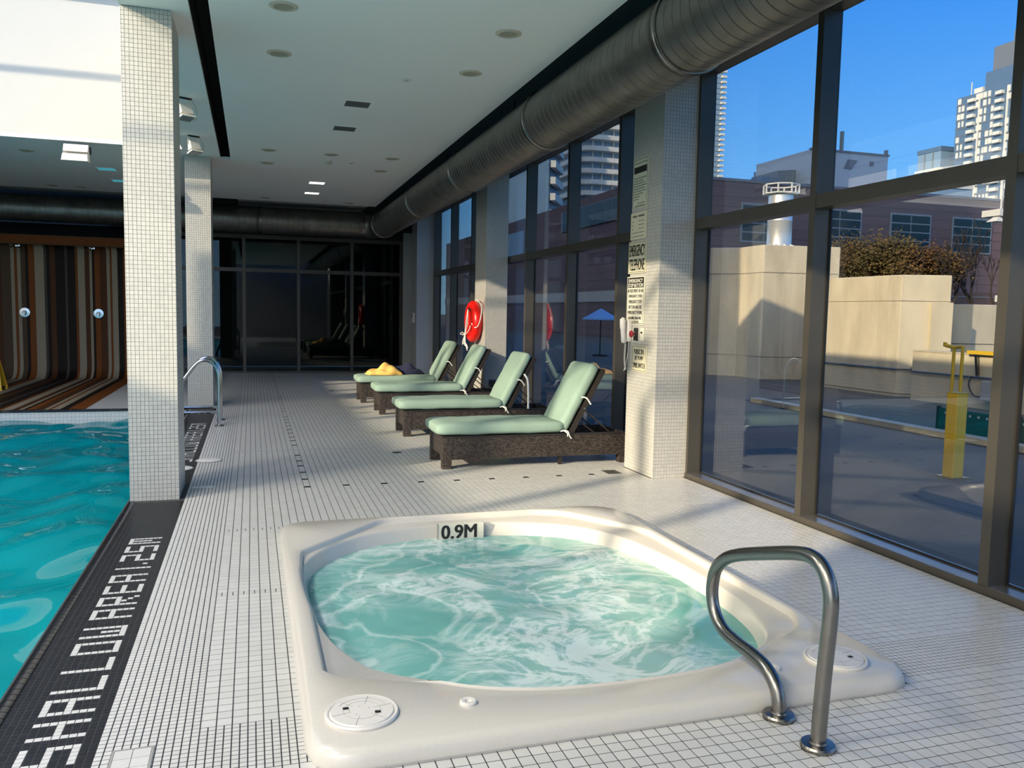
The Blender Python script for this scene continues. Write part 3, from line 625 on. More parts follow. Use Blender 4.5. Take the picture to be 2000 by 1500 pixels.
for x, y, l in ((1.512, 8.51, 'small white sprinkler cap on the ceiling near the duct'), (1.523, 13.52, 'small sprinkler cap beside the smoke detector'), (1.534, 18.46, 'small sprinkler cap at the far ceiling edge')):
    t = thing('sprinkler_cap', l, 'sprinkler', (x, y, ZC), 'ceiling sprinkler caps')
    obj('plate', MB().lathe([(.05, .001), (.05, -.005), (.04, -.008), (.001, -.009)], (x, y, ZC), 20), M_white, t, smooth=True); obj('head', MB().lathe([(.014, -.008), (.014, -.016), (.001, -.018)], (x, y, ZC), 12), M_grey, t)
def flood(x, y, rz, label):
    t = thing('floodlight', label, 'floodlight', (0, 0, 0), 'white floodlights by the pool'); t.rotation_euler = (0, 0, rz); t.scale = (.8, .8, .85); t.location = (x, y, ZC)
    def part(name, q, m): o = obj(name, q, m); o.parent = t; return o
    part('base_plate', B(-.10, .10, -.012, .012, -.02, .002), M_slot)
    for xx in (-.09, .09): part('yoke_arm', MB().bar((xx, 0, -.02), (xx, 0, -.15), .006, .03), M_flood)
    h = MB(); h.loft([[(-.08, -.03, -.09), (.08, -.03, -.09), (.08, .06, -.06), (-.08, .06, -.06)], [(-.085, -.10, -.21), (.085, -.10, -.21), (.085, .04, -.24), (-.085, .04, -.24)]], True, True); part('lamp_head', h, M_flood)
    v = MB().loft([[(-.10, -.13, -.24), (.10, -.13, -.24), (.10, .05, -.275), (-.10, .05, -.275)], [(-.10, -.15, -.26), (.10, -.15, -.26), (.10, .04, -.295), (-.10, .04, -.295)]], True, True); part('visor', v, M_flood)
    part('lens', MB().loft([[(-.085, -.12, -.27), (.085, -.12, -.27), (.085, .03, -.297), (-.085, .03, -.297)], [(-.085, -.12, -.273), (.085, -.12, -.273), (.085, .03, -.30), (-.085, .03, -.30)]], True, True), M_vent)
    part('cord', MB().tube(smoothpath([(.09, 0, -.01), (.17, .02, -.10), (.19, .04, -.24), (.10, .03, -.26), (.07, .02, -.2)], 5), .004, 6), M_grey)
flood(-.74, 12.3, .5, 'white yoke floodlight above the rear poolside column'); flood(-.70, 10.13, .5, 'white yoke floodlight half hidden behind the poolside column')
t = thing('wall_floodlight', 'boxy white floodlight under the white bulkhead over the pool', 'floodlight', (-2.36, 13.2, 3.8))
obj('backbox', B(-2.53, -2.19, 13.28, 13.38, 3.76, 3.86), M_slot, t); obj('body', MB().loft([[(-2.52, 13.16, 3.76), (-2.20, 13.16, 3.76), (-2.20, 13.30, 3.76), (-2.52, 13.30, 3.76)], [(-2.52, 13.22, 3.87), (-2.20, 13.22, 3.87), (-2.20, 13.30, 3.87), (-2.52, 13.30, 3.87)]], True, True), M_flood, t, bev=.006)
obj('visor', MB().loft([[(-2.53, 13.08, 3.62), (-2.19, 13.08, 3.62), (-2.19, 13.26, 3.62), (-2.53, 13.26, 3.62)], [(-2.52, 13.12, 3.72), (-2.20, 13.12, 3.72), (-2.20, 13.28, 3.75), (-2.52, 13.28, 3.75)]], True, True), M_flood, t, bev=.005)
obj('hinge', MB().tube([(-2.53, 13.22, 3.745), (-2.19, 13.22, 3.745)], .012, 10), M_grey, t)

# --- hot tub
spa = thing('hot_tub', 'sunken cream acrylic hot tub with moulded rim in the tiled floor', 'hot tub', (1.5, 4.4, 0))
CX, CY, NA = 1.45, 4.45, 144
TH = np.linspace(0, 2*PI, NA, endpoint=False)
def ray_r(poly):
    P = np.array(poly)-np.array([CX, CY]); out = []
    for t in TH:
        d = np.array([math.cos(t), math.sin(t)]); best = 9
        for a, b in zip(P, np.roll(P, -1, 0)):
            e = b-a; den = d[0]*e[1]-d[1]*e[0]
            if abs(den) < 1e-9: continue
            s = (a[0]*e[1]-a[1]*e[0])/den; u = (a[0]*d[1]-a[1]*d[0])/den
            if s > 0 and -1e-6 <= u <= 1+1e-6: best = min(best, s) if best < 9 else s
        out.append(best)
    return np.array(out)
def rrect(x0, x1, y0, y1, rs):
    P = []
    for (cx, cy2, a0), r in zip(((x1, y1, 0), (x0, y1, 90), (x0, y0, 180), (x1, y0, 270)), rs):
        sx, sy2 = (-1 if cx == x1 else 1), (-1 if cy2 == y1 else 1)
        for k in range(7):
            a = math.radians(a0+15*k); P.append((cx+sx*r+r*math.cos(a), cy2+sy2*r+r*math.sin(a)))
    return P
WAT = [(.333, 5.099), (.325, 4.636), (.346, 4.207), (.392, 3.868), (.488, 3.586), (.598, 3.412), (.729, 3.289), (.83, 3.2), (1.009, 3.119), (1.28, 3.085), (1.603, 3.08), (1.836, 3.084), (2.035, 3.113), (2.242, 3.223), (2.429, 3.431), (2.533, 3.803), (2.545, 4.246), (2.525, 4.74), (2.475, 5.118), (2.32, 5.49), (2.067, 5.68), (1.847, 5.747), (1.464, 5.796), (1.078, 5.777), (.77, 5.679), (.501, 5.438), (.376, 5.234)]
wa = np.array(WAT)-np.array([CX, CY]); wth = np.arctan2(wa[:, 1], wa[:, 0]) % (2*PI); wr_ = np.hypot(wa[:, 0], wa[:, 1]); od = np.argsort(wth)
RW = np.interp(TH, wth[od], wr_[od], period=2*PI); RW = np.convolve(np.concatenate([RW[-4:], RW, RW[:4]]), np.ones(9)/9, 'valid')
RO = ray_r(rrect(TX0, TX1, TY0, TY1, (.26, .16, .15, .15)))
REC = [(.282, 3.45), (.275, 5.11), (.294, 5.288), (.881, 5.955), (1.0, 5.985), (2.06, 5.99), (2.306, 5.89), (2.66, 5.354), (2.70, 5.2), (2.70, 3.539), (2.616, 3.40), (2.22, 3.0), (2.05, 2.93), (.85, 2.93), (.72, 3.0)]
RR = np.minimum(ray_r(REC), RO-.075); side = (np.sin(TH) > -.72)
front = np.clip((np.sin(TH)+.86)/.16, 0, 1)              # the seat ledge dies out along the near edge
RB = RW+.035
RR = np.maximum(RR*front + (RB+.02)*(1-front), RB+.012)
zt, zl = .070, .070-.038*front
def ring(R, z): z = np.broadcast_to(z, TH.shape); return [(CX+r*math.cos(t), CY+r*math.sin(t), float(q)) for r, t, q in zip(R, TH, z)]
rings = [ring(RO-.03, -.04), ring(RO+.002, -.002), ring(RO+.004, .012), ring(RO-.004, .042), ring(RO-.020, .062), ring(RO-.045, zt), ring(RR+.012, zt), ring(RR+.004, zt-.004), ring(RR-.004, zt-.012*front-.002), ring(RR-.010, zl+.004), ring(RR-.018, zl)]
RBc = np.minimum(RB, RR-.022)
rings += [ring(RBc+.012, zl), ring(RBc+.003, zl-.005), ring(RBc-.004, zl-.018), ring(np.minimum(RW, RBc-.006), -.07), ring(RW-.07, -.3), ring(RW-.15, -.42), ring(RW-.5, -.44), ring(RW-.56, -.85), ring(RW*.1, -.9)]
obj('shell', MB().loft(rings, False, True), M_gel, spa, smooth=True)
for cx, cy2, l in ((.388, 3.03, 'round skimmer lid with square finger holes'), (2.505, 2.98, 'plain round lid in the corner by the grab rail')):
    o = obj('skimmer_lid', MB().lathe([(.135, .066), (.139, .078), (.134, .084), (.126, .083), (.124, .078), (.120, .083), (.118, .086), (.003, .087), (.001, .087)], (cx, cy2, 0), 48), M_lid, spa, smooth=True); o['label'] = l
    for a in ((-.058, .026), (.056, -.030)):
        obj('finger_hole', B(cx+a[0]-.011, cx+a[0]+.011, cy2+a[1]-.009, cy2+a[1]+.009, .084, .0876), M_slot, o)
    obj('engraving', MB().tube([(cx+.07*math.cos(t), cy2+.07*math.sin(t), .0868) for t in np.linspace(0, 2*PI, 28)], .0006, 4).tube([(cx+.095*math.cos(t), cy2+.095*math.sin(t), .0868) for t in np.linspace(.3, 2.6, 14)], .0006, 4), M_cgrout, o)
    for k in range(6):
        a = k*PI/3+.2; obj('engraving', MB().bar((cx+.045*math.cos(a), cy2+.045*math.sin(a), .0868), (cx+.115*math.cos(a), cy2+.115*math.sin(a), .0868), .001, .001), M_cgrout, o)
    for k in range(5):
        a = k*1.3+.4; obj('screw_hole', MB().lathe([(.0035, .0865), (.001, .0872)], (cx+.03*math.cos(a)*(1+k*.3), cy2+.03*math.sin(a), 0), 8), M_gink, o)
for cx, cy2 in ((.80, 3.01), (2.165, 2.965)):
    obj('air_fitting', MB().lathe([(.034, .062), (.034, .078), (.028, .082), (.014, .080), (.012, .072), (.001, .071)], (cx, cy2, 0), 20), M_lid, spa, smooth=True)
mk = obj('depth_marker', B(1.286, 1.626, 5.752, 5.80, -.10, .054), M_signw, spa); mk['label'] = 'white depth tile reading 0.9 M'
for xa, xb in ((1.283, 1.287), (1.625, 1.629), (1.473, 1.4745)): obj('tile_joint', B(xa, xb, 5.7512, 5.80, -.10, .0545), M_cgrout, mk)
text('lettering', '0.9M', mk, M_ink, (1.44, 5.7515, -.004), (1, 0, 0), (0, 0, 1), .262, .10, .016)
n = 60; P = [(CX, CY, -.06)]; Fz = []
for i in range(1, n+1):
    for t, r in zip(TH, RW): P.append((CX+(r+.004)*i/n*math.cos(t), CY+(r+.004)*i/n*math.sin(t), -.06))
q = MB(); q.v = P
for k in range(NA): q.f.append((0, 1+k, 1+(k+1) % NA))
for i in range(n-1):
    for k in range(NA): a = 1+i*NA; q.f.append((a+k, a+NA+k, a+NA+(k+1) % NA, a+(k+1) % NA))
P = np.array(P); zz = np.zeros(len(P))
for k in range(34):
    a = rng.uniform(0, 2*PI); lam = rng.uniform(.10, .6); kk = 2*PI/lam; zz += lam*.010*np.sin(kk*(P[:, 0]*math.cos(a)+P[:, 1]*math.sin(a)) + 1.5*np.sin(3*P[:, 0]+2*P[:, 1]) + rng.uniform(0, 6))
edge = np.clip((1-np.hypot(P[:, 0]-CX, P[:, 1]-CY)/np.interp(np.arctan2(P[:, 1]-CY, P[:, 0]-CX) % (2*PI), TH, RW, period=2*PI))*8, .25, 1)
P[:, 2] += zz*edge*.16; q.v = [tuple(p) for p in P]
wmesh = q.mesh('spa_water', M_spa, True)
if sum(p.normal.z for p in wmesh.polygons) < 0: wmesh.flip_normals()
tag(link('spa_water', wmesh), 'foaming pale green bubbling water inside the hot tub', 'water', kind='stuff')
# --- spa grab rail
gr = thing('grab_rail', 'brushed steel looped grab rail standing on the tiles by the hot tub', 'grab rail', (2.01, 2.58, 0))
XR = 2.01
path = smoothpath([(XR, 2.46, .0), (XR, 2.455, .12), (XR, 2.445, .30), (XR, 2.43, .50), (XR, 2.435, .60), (XR, 2.475, .675), (XR, 2.545, .705), (XR, 2.65, .69), (XR, 2.87, .625), (XR, 3.03, .572), (XR, 3.13, .525), (XR, 3.20, .46), (XR, 3.225, .39), (XR, 3.225, .315), (XR, 3.19, .245), (XR, 3.12, .20), (XR, 3.02, .185), (XR, 2.89, .18), (XR, 2.80, .165), (XR, 2.735, .125), (XR, 2.705, .07), (XR, 2.70, 0)], 6)
obj('rail', MB().tube(path, .0285, 20), M_steel, gr, smooth=True)
for y in (2.46, 2.70): obj('flange', MB().lathe([(.001, .0), (.064, .0), (.065, .012), (.060, .019), (.034, .021), (.032, .028), (.001, .028)], (XR, y, 0), 32), M_steel, gr, smooth=True)
# --- pool grab rails beside the rear column
for k, (yy, l) in enumerate(((11.73, 'front steel pool grab rail arching down into the water by the rear column'), (12.35, 'rear steel pool grab rail arching down into the water by the rear column'))):
    t = thing('pool_rail', l, 'grab rail', (-.43, yy, 0), 'pair of pool grab rails')
    obj('rail', MB().tube(smoothpath([(-.43, yy, 0), (-.43, yy, .3), (-.43, yy, .62), (-.45, yy, .76), (-.51, yy, .86), (-.61, yy, .895), (-.71, yy, .85), (-.83, yy, .70), (-.98, yy, .48), (-1.12, yy, .20), (-1.2, yy, -.10), (-1.22, yy, -.6)], 6), .024, 14), M_chrome, t, smooth=True)
    obj('crossbar', MB().tube([(-.43, yy, .19), (-1.13, yy, .19)], .021, 12), M_chrome, t, smooth=True)
    obj('flange', MB().lathe([(.001, 0), (.06, 0), (.06, .014), (.03, .02), (.001, .02)], (-.43, yy, 0), 24), M_steel, t, smooth=True)
# --- floor fittings
for x, y, r, l, m in ((1.557, 9.175, .055, 'small dark round floor drain in front of the first lounger', M_vent), (1.50, 16.55, .06, 'small dark round floor drain near the farthest lounger', M_vent)):
    t = thing('floor_drain', l, 'floor drain', (x, y, 0)); obj('rim', MB().lathe([(r, -.001), (r, .003), (r-.01, .0035), (r-.012, .002)], (x, y, 0), 28), M_steel, t)
    obj('grate', MB().lathe([(r-.012, -.001), (r-.012, .002), (.001, .0022)], (x, y, 0), 24), M_slot, t)
    for k in range(4): obj('slot', B(x-.03, x+.03, y-.027+k*.018-.003, y-.027+k*.018+.003, .002, .0026), M_vent, t)
t = thing('floor_grate', 'square dark metal floor grate beside the tiled sign column', 'floor grate', (3.49, 7.6, 0))
obj('frame', MB().box(3.42, 3.57, 7.50, 7.515, -.002, .004).box(3.42, 3.57, 7.675, 7.69, -.002, .004).box(3.42, 3.435, 7.515, 7.675, -.002, .004).box(3.555, 3.57, 7.515, 7.675, -.002, .004), M_vent, t)
obj('plate', B(3.435, 3.555, 7.515, 7.675, -.002, .003), mat('worn_brass', (.16, .15, .12), .4, metal=.6), t)
for x, y, l in ((-.70, 8.66, 'white round skimmer cover on the black band behind the column'), (-.44, 9.07, 'white round skimmer cover on the white tiles behind the column')):
    t = thing('skimmer_cover', l, 'skimmer cover', (x, y, 0)); obj('disc', MB().lathe([(.125, -.001), (.127, .006), (.118, .009), (.001, .010)], (x, y, 0), 40), M_plast, t, smooth=True); obj('rim', MB().lathe([(.128, 0), (.137, .001), (.137, .004), (.128, .007)], (x, y, 0), 40), M_cgrout, t)
    obj('finger_hole', B(x-.02, x+.02, y+.08, y+.095, .0085, .0098), M_gink, t)
t = thing('floor_hatch', 'framed square tiled access hatch set in the deck beside the black band', 'hatch', (-.42, 3.05, 0))
obj('frame', MB().box(-.49, -.35, 3.118, 3.126, -.003, .003).box(-.49, -.482, 2.86, 3.118, -.003, .003).box(-.358, -.35, 2.86, 3.118, -.003, .003).box(-.49, -.35, 2.86, 2.868, -.003, .003), M_cgrout, t)
for i in range(2):
    for j in range(4): obj('tile', B(-.480+i*.062, -.421+i*.062, 2.87+j*.062, 2.929+j*.062, -.003, .0035), M_tile, t)
obj('seam', B(-.4815, -.3585, 2.866, 3.12, -.003, .002), M_cgrout, t)
t = thing('floor_plate', 'pale tiled strip plate in the floor behind the poolside column', 'plate', (-.43, 7.72, 0))
for i in range(3): obj('tile', B(-.52+i*.06, -.463+i*.06, 7.66, 7.75, -.002, .004), M_plast, t)
obj('bed', B(-.523, -.34, 7.657, 7.753, -.003, .002), M_cgrout, t)
# --- sun loungers
def xform(me, M): me.transform(M); return me
LW = 0.64
def lounger(label):
    t = thing('sun_lounger', label, 'sun lounger', (0, 0, 0), 'green cushioned wicker sun loungers')
    def P(name, q, m, **k): return obj(name, q, m, t, **k)
    for y0 in (0, LW-.03):
        P('side_panel', B(.09, 2.06, y0, y0+.03, .095, .325), M_wick)
    P('end_panel', B(.0, .03, .09, LW-.09, .13, .325), M_wick)
    P('rear_panel', B(2.03, 2.06, .03, LW-.03, .13, .325), M_wick)
    for x in (0, 1.97):
        for y in (-.004, LW-.086): P('leg', B(x-.004, x+.09, y, y+.09, 0, .327), M_wick)
    for y in (.03, LW-.07): P('centre_leg', B(1.27, 1.31, y, y+.04, 0, .10), M_dframe)
    q = MB()
    for k in range(9): q.box(.05+.14*k, .15+.14*k, .03, LW-.03, .30, .318)
    P('slat_deck', q, M_dframe)
    P('rim', MB().box(-.006, 2.066, -.006, .034, .322, .336).box(-.006, 2.066, LW-.034, LW+.006, .322, .336).box(-.006, .034, .03, LW-.03, .322, .336), M_dframe)
    A = math.radians(62); ux, uz = math.cos(A), math.sin(A); hx, hz = 1.315, .335
    # backrest frame: two stiles, a head rail and a woven panel
    for y in (.02, LW-.02): P('back_stile', MB().bar((hx+.07*uz, y, hz-.07*ux), (hx+.07*uz+.80*ux, y, hz-.07*ux+.80*uz), .036, .05, (1, 0, 0)), M_dframe)
    P('head_rail', MB().bar((hx+.07*uz+.785*ux, .0, hz-.07*ux+.785*uz), (hx+.07*uz+.785*ux, LW, hz-.07*ux+.785*uz), .04, .05), M_dframe)
    P('woven_back', MB().bar((hx+.075*uz+.02*ux, LW/2, hz-.075*ux+.02*uz), (hx+.075*uz+.78*ux, LW/2, hz-.075*ux+.78*uz), LW-.06, .018, (1, 0, 0)), M_wick)
    for y in (.05, LW-.05):
        P('prop_arm', MB().bar((hx+.07*uz+.34*ux, y, hz-.07*ux+.34*uz), (1.86, y, .33), .014), M_dframe)
        P('prop_arm', MB().bar((hx+.07*uz+.20*ux, y, hz-.07*ux+.20*uz), (1.68, y, .33), .012), M_dframe)
    P('pivot_bolt', MB().tube([(hx+.07*uz+.34*ux, -.002, hz-.07*ux+.34*uz), (hx+.07*uz+.34*ux, LW+.002, hz-.07*ux+.34*uz)], .009, 10), M_chrome)
    me = rbox(1.40, LW+.01, .125, .055, 16, .018, .0035, 3); xform(me, Matrix.Translation((.635, LW/2, .402))); me.materials.append(M_cush); link('seat_cushion', me, t)
    me = rbox(.80, LW-.02, .115, .05, 16, .012, .003, 5); xform(me, Matrix.Translation((hx+.395*ux-.012*uz, LW/2, hz+.395*uz+.03)) @ Matrix.Rotation(-A, 4, 'Y')); me.materials.append(M_cush); link('back_cushion', me, t)
    q = MB()
    P('piping', q.tube(smoothpath([(-.045, .05, .402), (-.052, LW/2, .402), (-.045, LW-.05, .402)], 4), .004, 6), M_cush)
    P('tie_strap', MB().tube(smoothpath([(1.27, -.005, .36), (1.31, -.02, .372), (1.345, -.03, .36), (1.36, -.034, .32), (1.385, -.03, .285)], 5), .007, 6).tube(smoothpath([(1.30, -.016, .37), (1.335, -.035, .345), (1.34, -.04, .31)], 5), .006, 6), M_strap)
    P('tie_strap', MB().tube(smoothpath([(hx+.40*ux, .0, hz+.44*uz), (hx+.43*ux+.04, -.012, hz+.46*uz-.03), (hx+.43*ux+.09, -.012, hz+.43*uz-.07)], 5), .009, 6), M_strap)
    return t
LL = ['nearest green cushioned wicker sun lounger beside the tiled sign column', 'second green wicker lounger from the sign column with a long strap hanging down its back', 'third green wicker lounger from the sign column standing below the red life ring', 'last green wicker lounger with towels lying on its foot end']
l1 = lounger(LL[0]); l1.location = (1.845, 8.085, 0)
l2 = copy_tree(l1, (1.845, 10.33, 0), LL[1]); l3 = copy_tree(l1, (1.875, 12.62, 0), LL[2]); l4 = copy_tree(l1, (1.80, 14.30, 0), LL[3])
q = MB().loft([[(1.62, -.01, .86), (1.64, -.03, .86), (1.64, -.03, .855), (1.62, -.01, .855)], [(1.635, -.05, .6), (1.66, -.06, .6), (1.66, -.06, .595), (1.635, -.05, .595)], [(1.64, -.04, .34), (1.665, -.05, .34), (1.665, -.05, .335), (1.64, -.04, .335)]], True, True)
q = MB().tube(smoothpath([(1.60, -.004, .80), (1.64, -.03, .72), (1.652, -.036, .55), (1.655, -.036, .34)], 6), .014, 8)
o = obj('hanging_strap', q, M_strap); o.parent = l2; o['label'] = 'long white strap hanging from the backrest'
# towels on the last lounger
def cloth(name, pts, m, seed, label, cat):
    R = random.Random(seed); nx, ny = 26, 20; (x0, x1, y0, y1, z0, hgt) = pts; V = []
    a = [R.uniform(0, 6) for _ in range(6)]
    for j in range(ny+1):
        for i in range(nx+1):
            u, v = i/nx, j/ny; bell = (max(0, math.sin(PI*u))**.5)*(max(0, math.sin(PI*v))**.5)
            z = z0 + hgt*bell*(.62+.25*math.sin(7*u+a[0]+3*v)+.16*math.sin(11*v+a[1])+.12*math.sin(17*u-5*v+a[2]))
            V.append((x0+(x1-x0)*u+.02*math.sin(9*v+a[3]), y0+(y1-y0)*v+.02*math.sin(8*u+a[4]), max(z0-.004, z)))
    F_ = [(j*(nx+1)+i, j*(nx+1)+i+1, (j+1)*(nx+1)+i+1, (j+1)*(nx+1)+i) for j in range(ny) for i in range(nx)]
    q = MB().add(V, F_); o = obj(name, q, m, smooth=True); s = o.modifiers.new('thick', 'SOLIDIFY'); s.thickness = .01; s.offset = 1
    return tag(o, label, cat)
cloth('beach_towel', (1.93, 2.52, 14.36, 14.80, .475, .20), M_towy, 4, 'crumpled yellow towel heaped on the foot of the last lounger', 'towel')
cloth('beach_towel', (2.38, 2.95, 14.50, 14.88, .48, .17), M_towb, 9, 'dark navy towel bunched behind the yellow one on the last lounger', 'towel')
# --- life ring on the second window column
lr = thing('life_ring', 'red life ring with white rope hung on the tiled column', 'life ring', (3.63, 13.70, 1.445))
RC = Vector((3.632, 13.72, 1.445)); Rm, rm_ = .275, .083
rings = []
for a in np.linspace(0, 2*PI, 56, endpoint=False):
    d = Vector((0, math.cos(a), math.sin(a)))
    rings.append([tuple(RC + d*(Rm+rm_*math.cos(b)) + Vector((rm_*math.sin(b), 0, 0))) for b in np.linspace(0, 2*PI, 18, endpoint=False)])
rings.append(rings[0]); obj('ring', MB().loft(rings), M_red, lr, smooth=True)
rp = MB()
def ropeloop(pts): rp.tube(smoothpath([RC+Vector(p) for p in pts], 7), .0085, 7)
ropeloop([(-.09, .02, .20), (-.10, .07, .05), (-.11, .10, -.12), (-.12, .12, -.27), (-.13, .10, -.36), (-.13, .19, -.40), (-.12, .22, -.34), (-.12, .15, -.27)])
ropeloop([(-.09, .02, .20), (-.10, -.02, .0), (-.11, .05, -.15), (-.12, .11, -.28), (-.12, .08, -.42)])
ropeloop([(-.10, .0, .10), (-.11, .07, -.08), (-.12, .12, -.22), (-.13, .22, -.19), (-.14, .34, -.22), (-.12, .24, -.235), (-.12, .12, -.23), (-.12, .0, -.21), (-.10, -.12, -.14), (-.09, -.16, -.07)])
ropeloop([(-.08, -.20, -.03), (-.06, -.30, -.09), (-.03, -.40, -.08), (.0, -.47, .05), (.03, -.42, .22), (.02, -.30, .33), (.03, -.1, .37), (.05, .08, .37)])
ropeloop([(-.11, .10, -.2), (-.12, .06, -.36), (-.11, -.0, -.40), (-.10, -.04, -.46)])
ropeloop([(-.11, .11, -.2), (-.12, .14, -.33), (-.11, .03, -.43), (-.10, -.01, -.50)])
obj('rope', rp, M_rope, lr, smooth=True)
obj('bracket', MB().box(3.60, 3.722, 13.69, 13.75, 1.62, 1.645).box(3.55, 3.60, 13.69, 13.75, 1.62, 1.69), M_steel, lr)
# --- signs and controls on the first window column (its face towards the pool)
XS = 3.752
def sign(name, y0, y1, z0, z1, m, label, th=.006, border=True, shadow=True):
    t = thing(name, label, 'sign', (XS, (y0+y1)/2, z0), 'safety signs on the tiled column')
    obj('board', B(XS-th, XS+.004, y0, y1, z0, z1), m, t, bev=.002)
    if border:
        b, w = .012, .004; q = MB()
        for a in ((y0+b, y1-b, z0+b, z0+b+w), (y0+b, y1-b, z1-b-w, z1-b), (y0+b, y0+b+w, z0+b, z1-b), (y1-b-w, y1-b, z0+b, z1-b)): q.box(XS-th-.0012, XS-th, *a)
        obj('border', q, M_ink, t)
    return t, XS-th
UU, VV = (0, -1, 0), (0, 0, 1)
def lines(t, xs, rows, y0, y1, m, weight=.0):
    for body, zc, h, f in rows: text('lettering', body, t, m, (xs-.0006, (y0+y1)/2, zc), UU, VV, (y1-y0)*f, h, weight)
t, xs = sign('emergency_telephone_sign', 7.475, 7.875, 2.03, 2.355, M_sign, 'square cream sign reading EMERGENCY TELEPHONE in heavy black capitals', border=True)
lines(t, xs, [('EMERGENCY', 2.262, .115, .86), ('TELEPHONE', 2.118, .115, .84)], 7.475, 7.875, M_ink, .006)
t, xs = sign('stop_button_sign', 7.485, 7.885, 1.505, 2.0, M_signw, 'tall cream sign headed EMERGENCY STOP BUTTON with white letters on black')
obj('header_panel', B(xs-.0012, xs+.001, 7.505, 7.865, 1.885, 1.985), M_ink, t)
lines(t, xs-.0012, [('EMERGENCY', 1.955, .036, .80), ('STOP BUTTON', 1.909, .036, .84)], 7.485, 7.885, M_signw, .004)
lines(t, xs, [('IN THE EVENT OF AN', 1.852, .034, .86), ('EMERGENCY, PUSH', 1.797, .034, .76), ('EMERGENCY STOP', 1.742, .034, .74), ('BUTTON AND USE', 1.687, .034, .74), ('EMERGENCY PHONE.', 1.632, .034, .82), ('AN AUDIBLE SIGNAL WILL', 1.575, .026, .74), ('BE ACTIVATED.', 1.535, .026, .48)], 7.485, 7.885, M_ink, .002)
t, xs = sign('spa_timer_sign', 7.40, 7.72, 1.03, 1.302, M_sign, 'small cream sign reading PUBLIC SPA JET PUMP TIMER SWITCH')
lines(t, xs, [('PUBLIC SPA', 1.235, .05, .70), ('JET PUMP', 1.165, .05, .58), ('TIMER SWITCH', 1.095, .05, .84)], 7.40, 7.72, M_ink, .004)
t, xs = sign('pool_rules_sign', 7.49, 7.82, 2.685, 3.185, mat('sign_pale_green', (.62, .63, .48), .5), 'tallest topmost pale notice with a black heading bar high on the column')
obj('header_panel', B(xs-.0012, xs+.001, 7.515, 7.795, 3.035, 3.10), M_ink, t)
q = MB()
for k, (z, a, b) in enumerate([(3.135, .1, .9)] + [(2.985-.026*i, .08, (.9, .72, .85, .9, .8, .88, .7, .5, .45)[i]) for i in range(9)] + [(2.735, .35, .9), (2.71, .2, .85)]):
    x = 7.82-.33*a; end = 7.82-.33*b
    while x > end+.012:                            # rows of tiny illegible words
        w = random.uniform(.012, .035); q.box(xs-.001, xs, max(end, x-w), x, z-.005, z+.005); x -= w+.008
obj('small_print', q, M_gink, t)
t, xs = sign('facility_notice', 7.49, 7.845, 2.375, 2.645, M_sign, 'shorter worn cream notice with small lines of print above the telephone sign', border=False)
q = MB()
for y0, y1 in ((7.70, 7.80), (7.54, 7.67)): q.box(xs-.001, xs, y0, y1, 2.597, 2.615)
for i in range(5):
    z = 2.555-.038*i; q.box(xs-.001, xs, 7.79, 7.815, z-.004, z+.004); x = 7.66 if i < 3 else 7.77
    while x > 7.55: w = random.uniform(.015, .04); q.box(xs-.001, xs, x-w, x, z-.0035, z+.0035); x -= w+.01
obj('small_print', q, M_gink, t)
t = thing('orange_plate', 'small orange card below the stop button sign', 'plate', (XS, 7.86, 1.4)); obj('card', B(XS-.004, XS+.003, 7.815, 7.905, 1.335, 1.468), M_orange, t); obj('tape', B(XS-.005, XS-.004, 7.85, 7.87, 1.45, 1.475), M_signw, t)
t = thing('stop_button', 'dark red emergency stop button on a black plate', 'switch', (XS, 7.66, 1.4)); obj('plate', B(XS-.006, XS+.003, 7.615, 7.70, 1.345, 1.475), M_ink, t)
obj('button', MB().lathe([(.012, -.004), (.012, -.04), (.032, -.042), (.036, -.052), (.03, -.062), (.001, -.065)], (XS, 7.66, 1.412), 24, 'x'), M_redb, t, smooth=True); obj('collar', MB().lathe([(.02, -.005), (.02, -.014), (.012, -.016)], (XS, 7.66, 1.412), 20, 'x'), M_chrome, t)
t = thing('timer_switch', 'pale blank switch plate beside the red stop button', 'switch', (XS, 7.51, 1.4)); obj('plate', B(XS-.005, XS+.003, 7.47, 7.55, 1.345, 1.475), M_signw, t, bev=.002); obj('knob', MB().lathe([(.009, -.004), (.009, -.018), (.001, -.019)], (XS, 7.51, 1.43), 12, 'x'), M_ink, t); obj('screw', MB().lathe([(.004, -.004), (.004, -.0065), (.001, -.007)], (XS, 7.51, 1.36), 8, 'x'), M_steel, t)
t = thing('emergency_phone', 'white wall telephone with hanging coiled cord on the tiled column', 'telephone', (3.70, 7.83, 1.4))
obj('base', B(3.715, 3.755, 7.76, 7.845, 1.33, 1.55), M_plast, t, bev=.006)
obj('handset', MB().tube(smoothpath([(3.675, 7.80, 1.575), (3.668, 7.80, 1.54), (3.672, 7.80, 1.45), (3.682, 7.80, 1.36), (3.692, 7.80, 1.315)], 5), [.018]*3+[.031]*4+[.03]*3+[.025]*5+[.029]*5+[.018], 16), M_plast, t, smooth=True)
pts = []
for i in range(140):
    s = i/139; a = s*2*PI*24; c = Vector((3.705, 7.80, 1.31-.27*s)) + Vector((.004*math.sin(7*s), .012*math.sin(5*s), 0)); pts.append(c+Vector((math.cos(a), math.sin(a), 0))*.0085)
obj('coiled_cord', MB().tube(pts, .0035, 5).tube(smoothpath([(3.705, 7.80, 1.04), (3.70, 7.805, 1.03), (3.72, 7.80, 1.10), (3.735, 7.79, 1.25), (3.735, 7.79, 1.34)], 6), .0035, 5), M_plast, t, smooth=True)
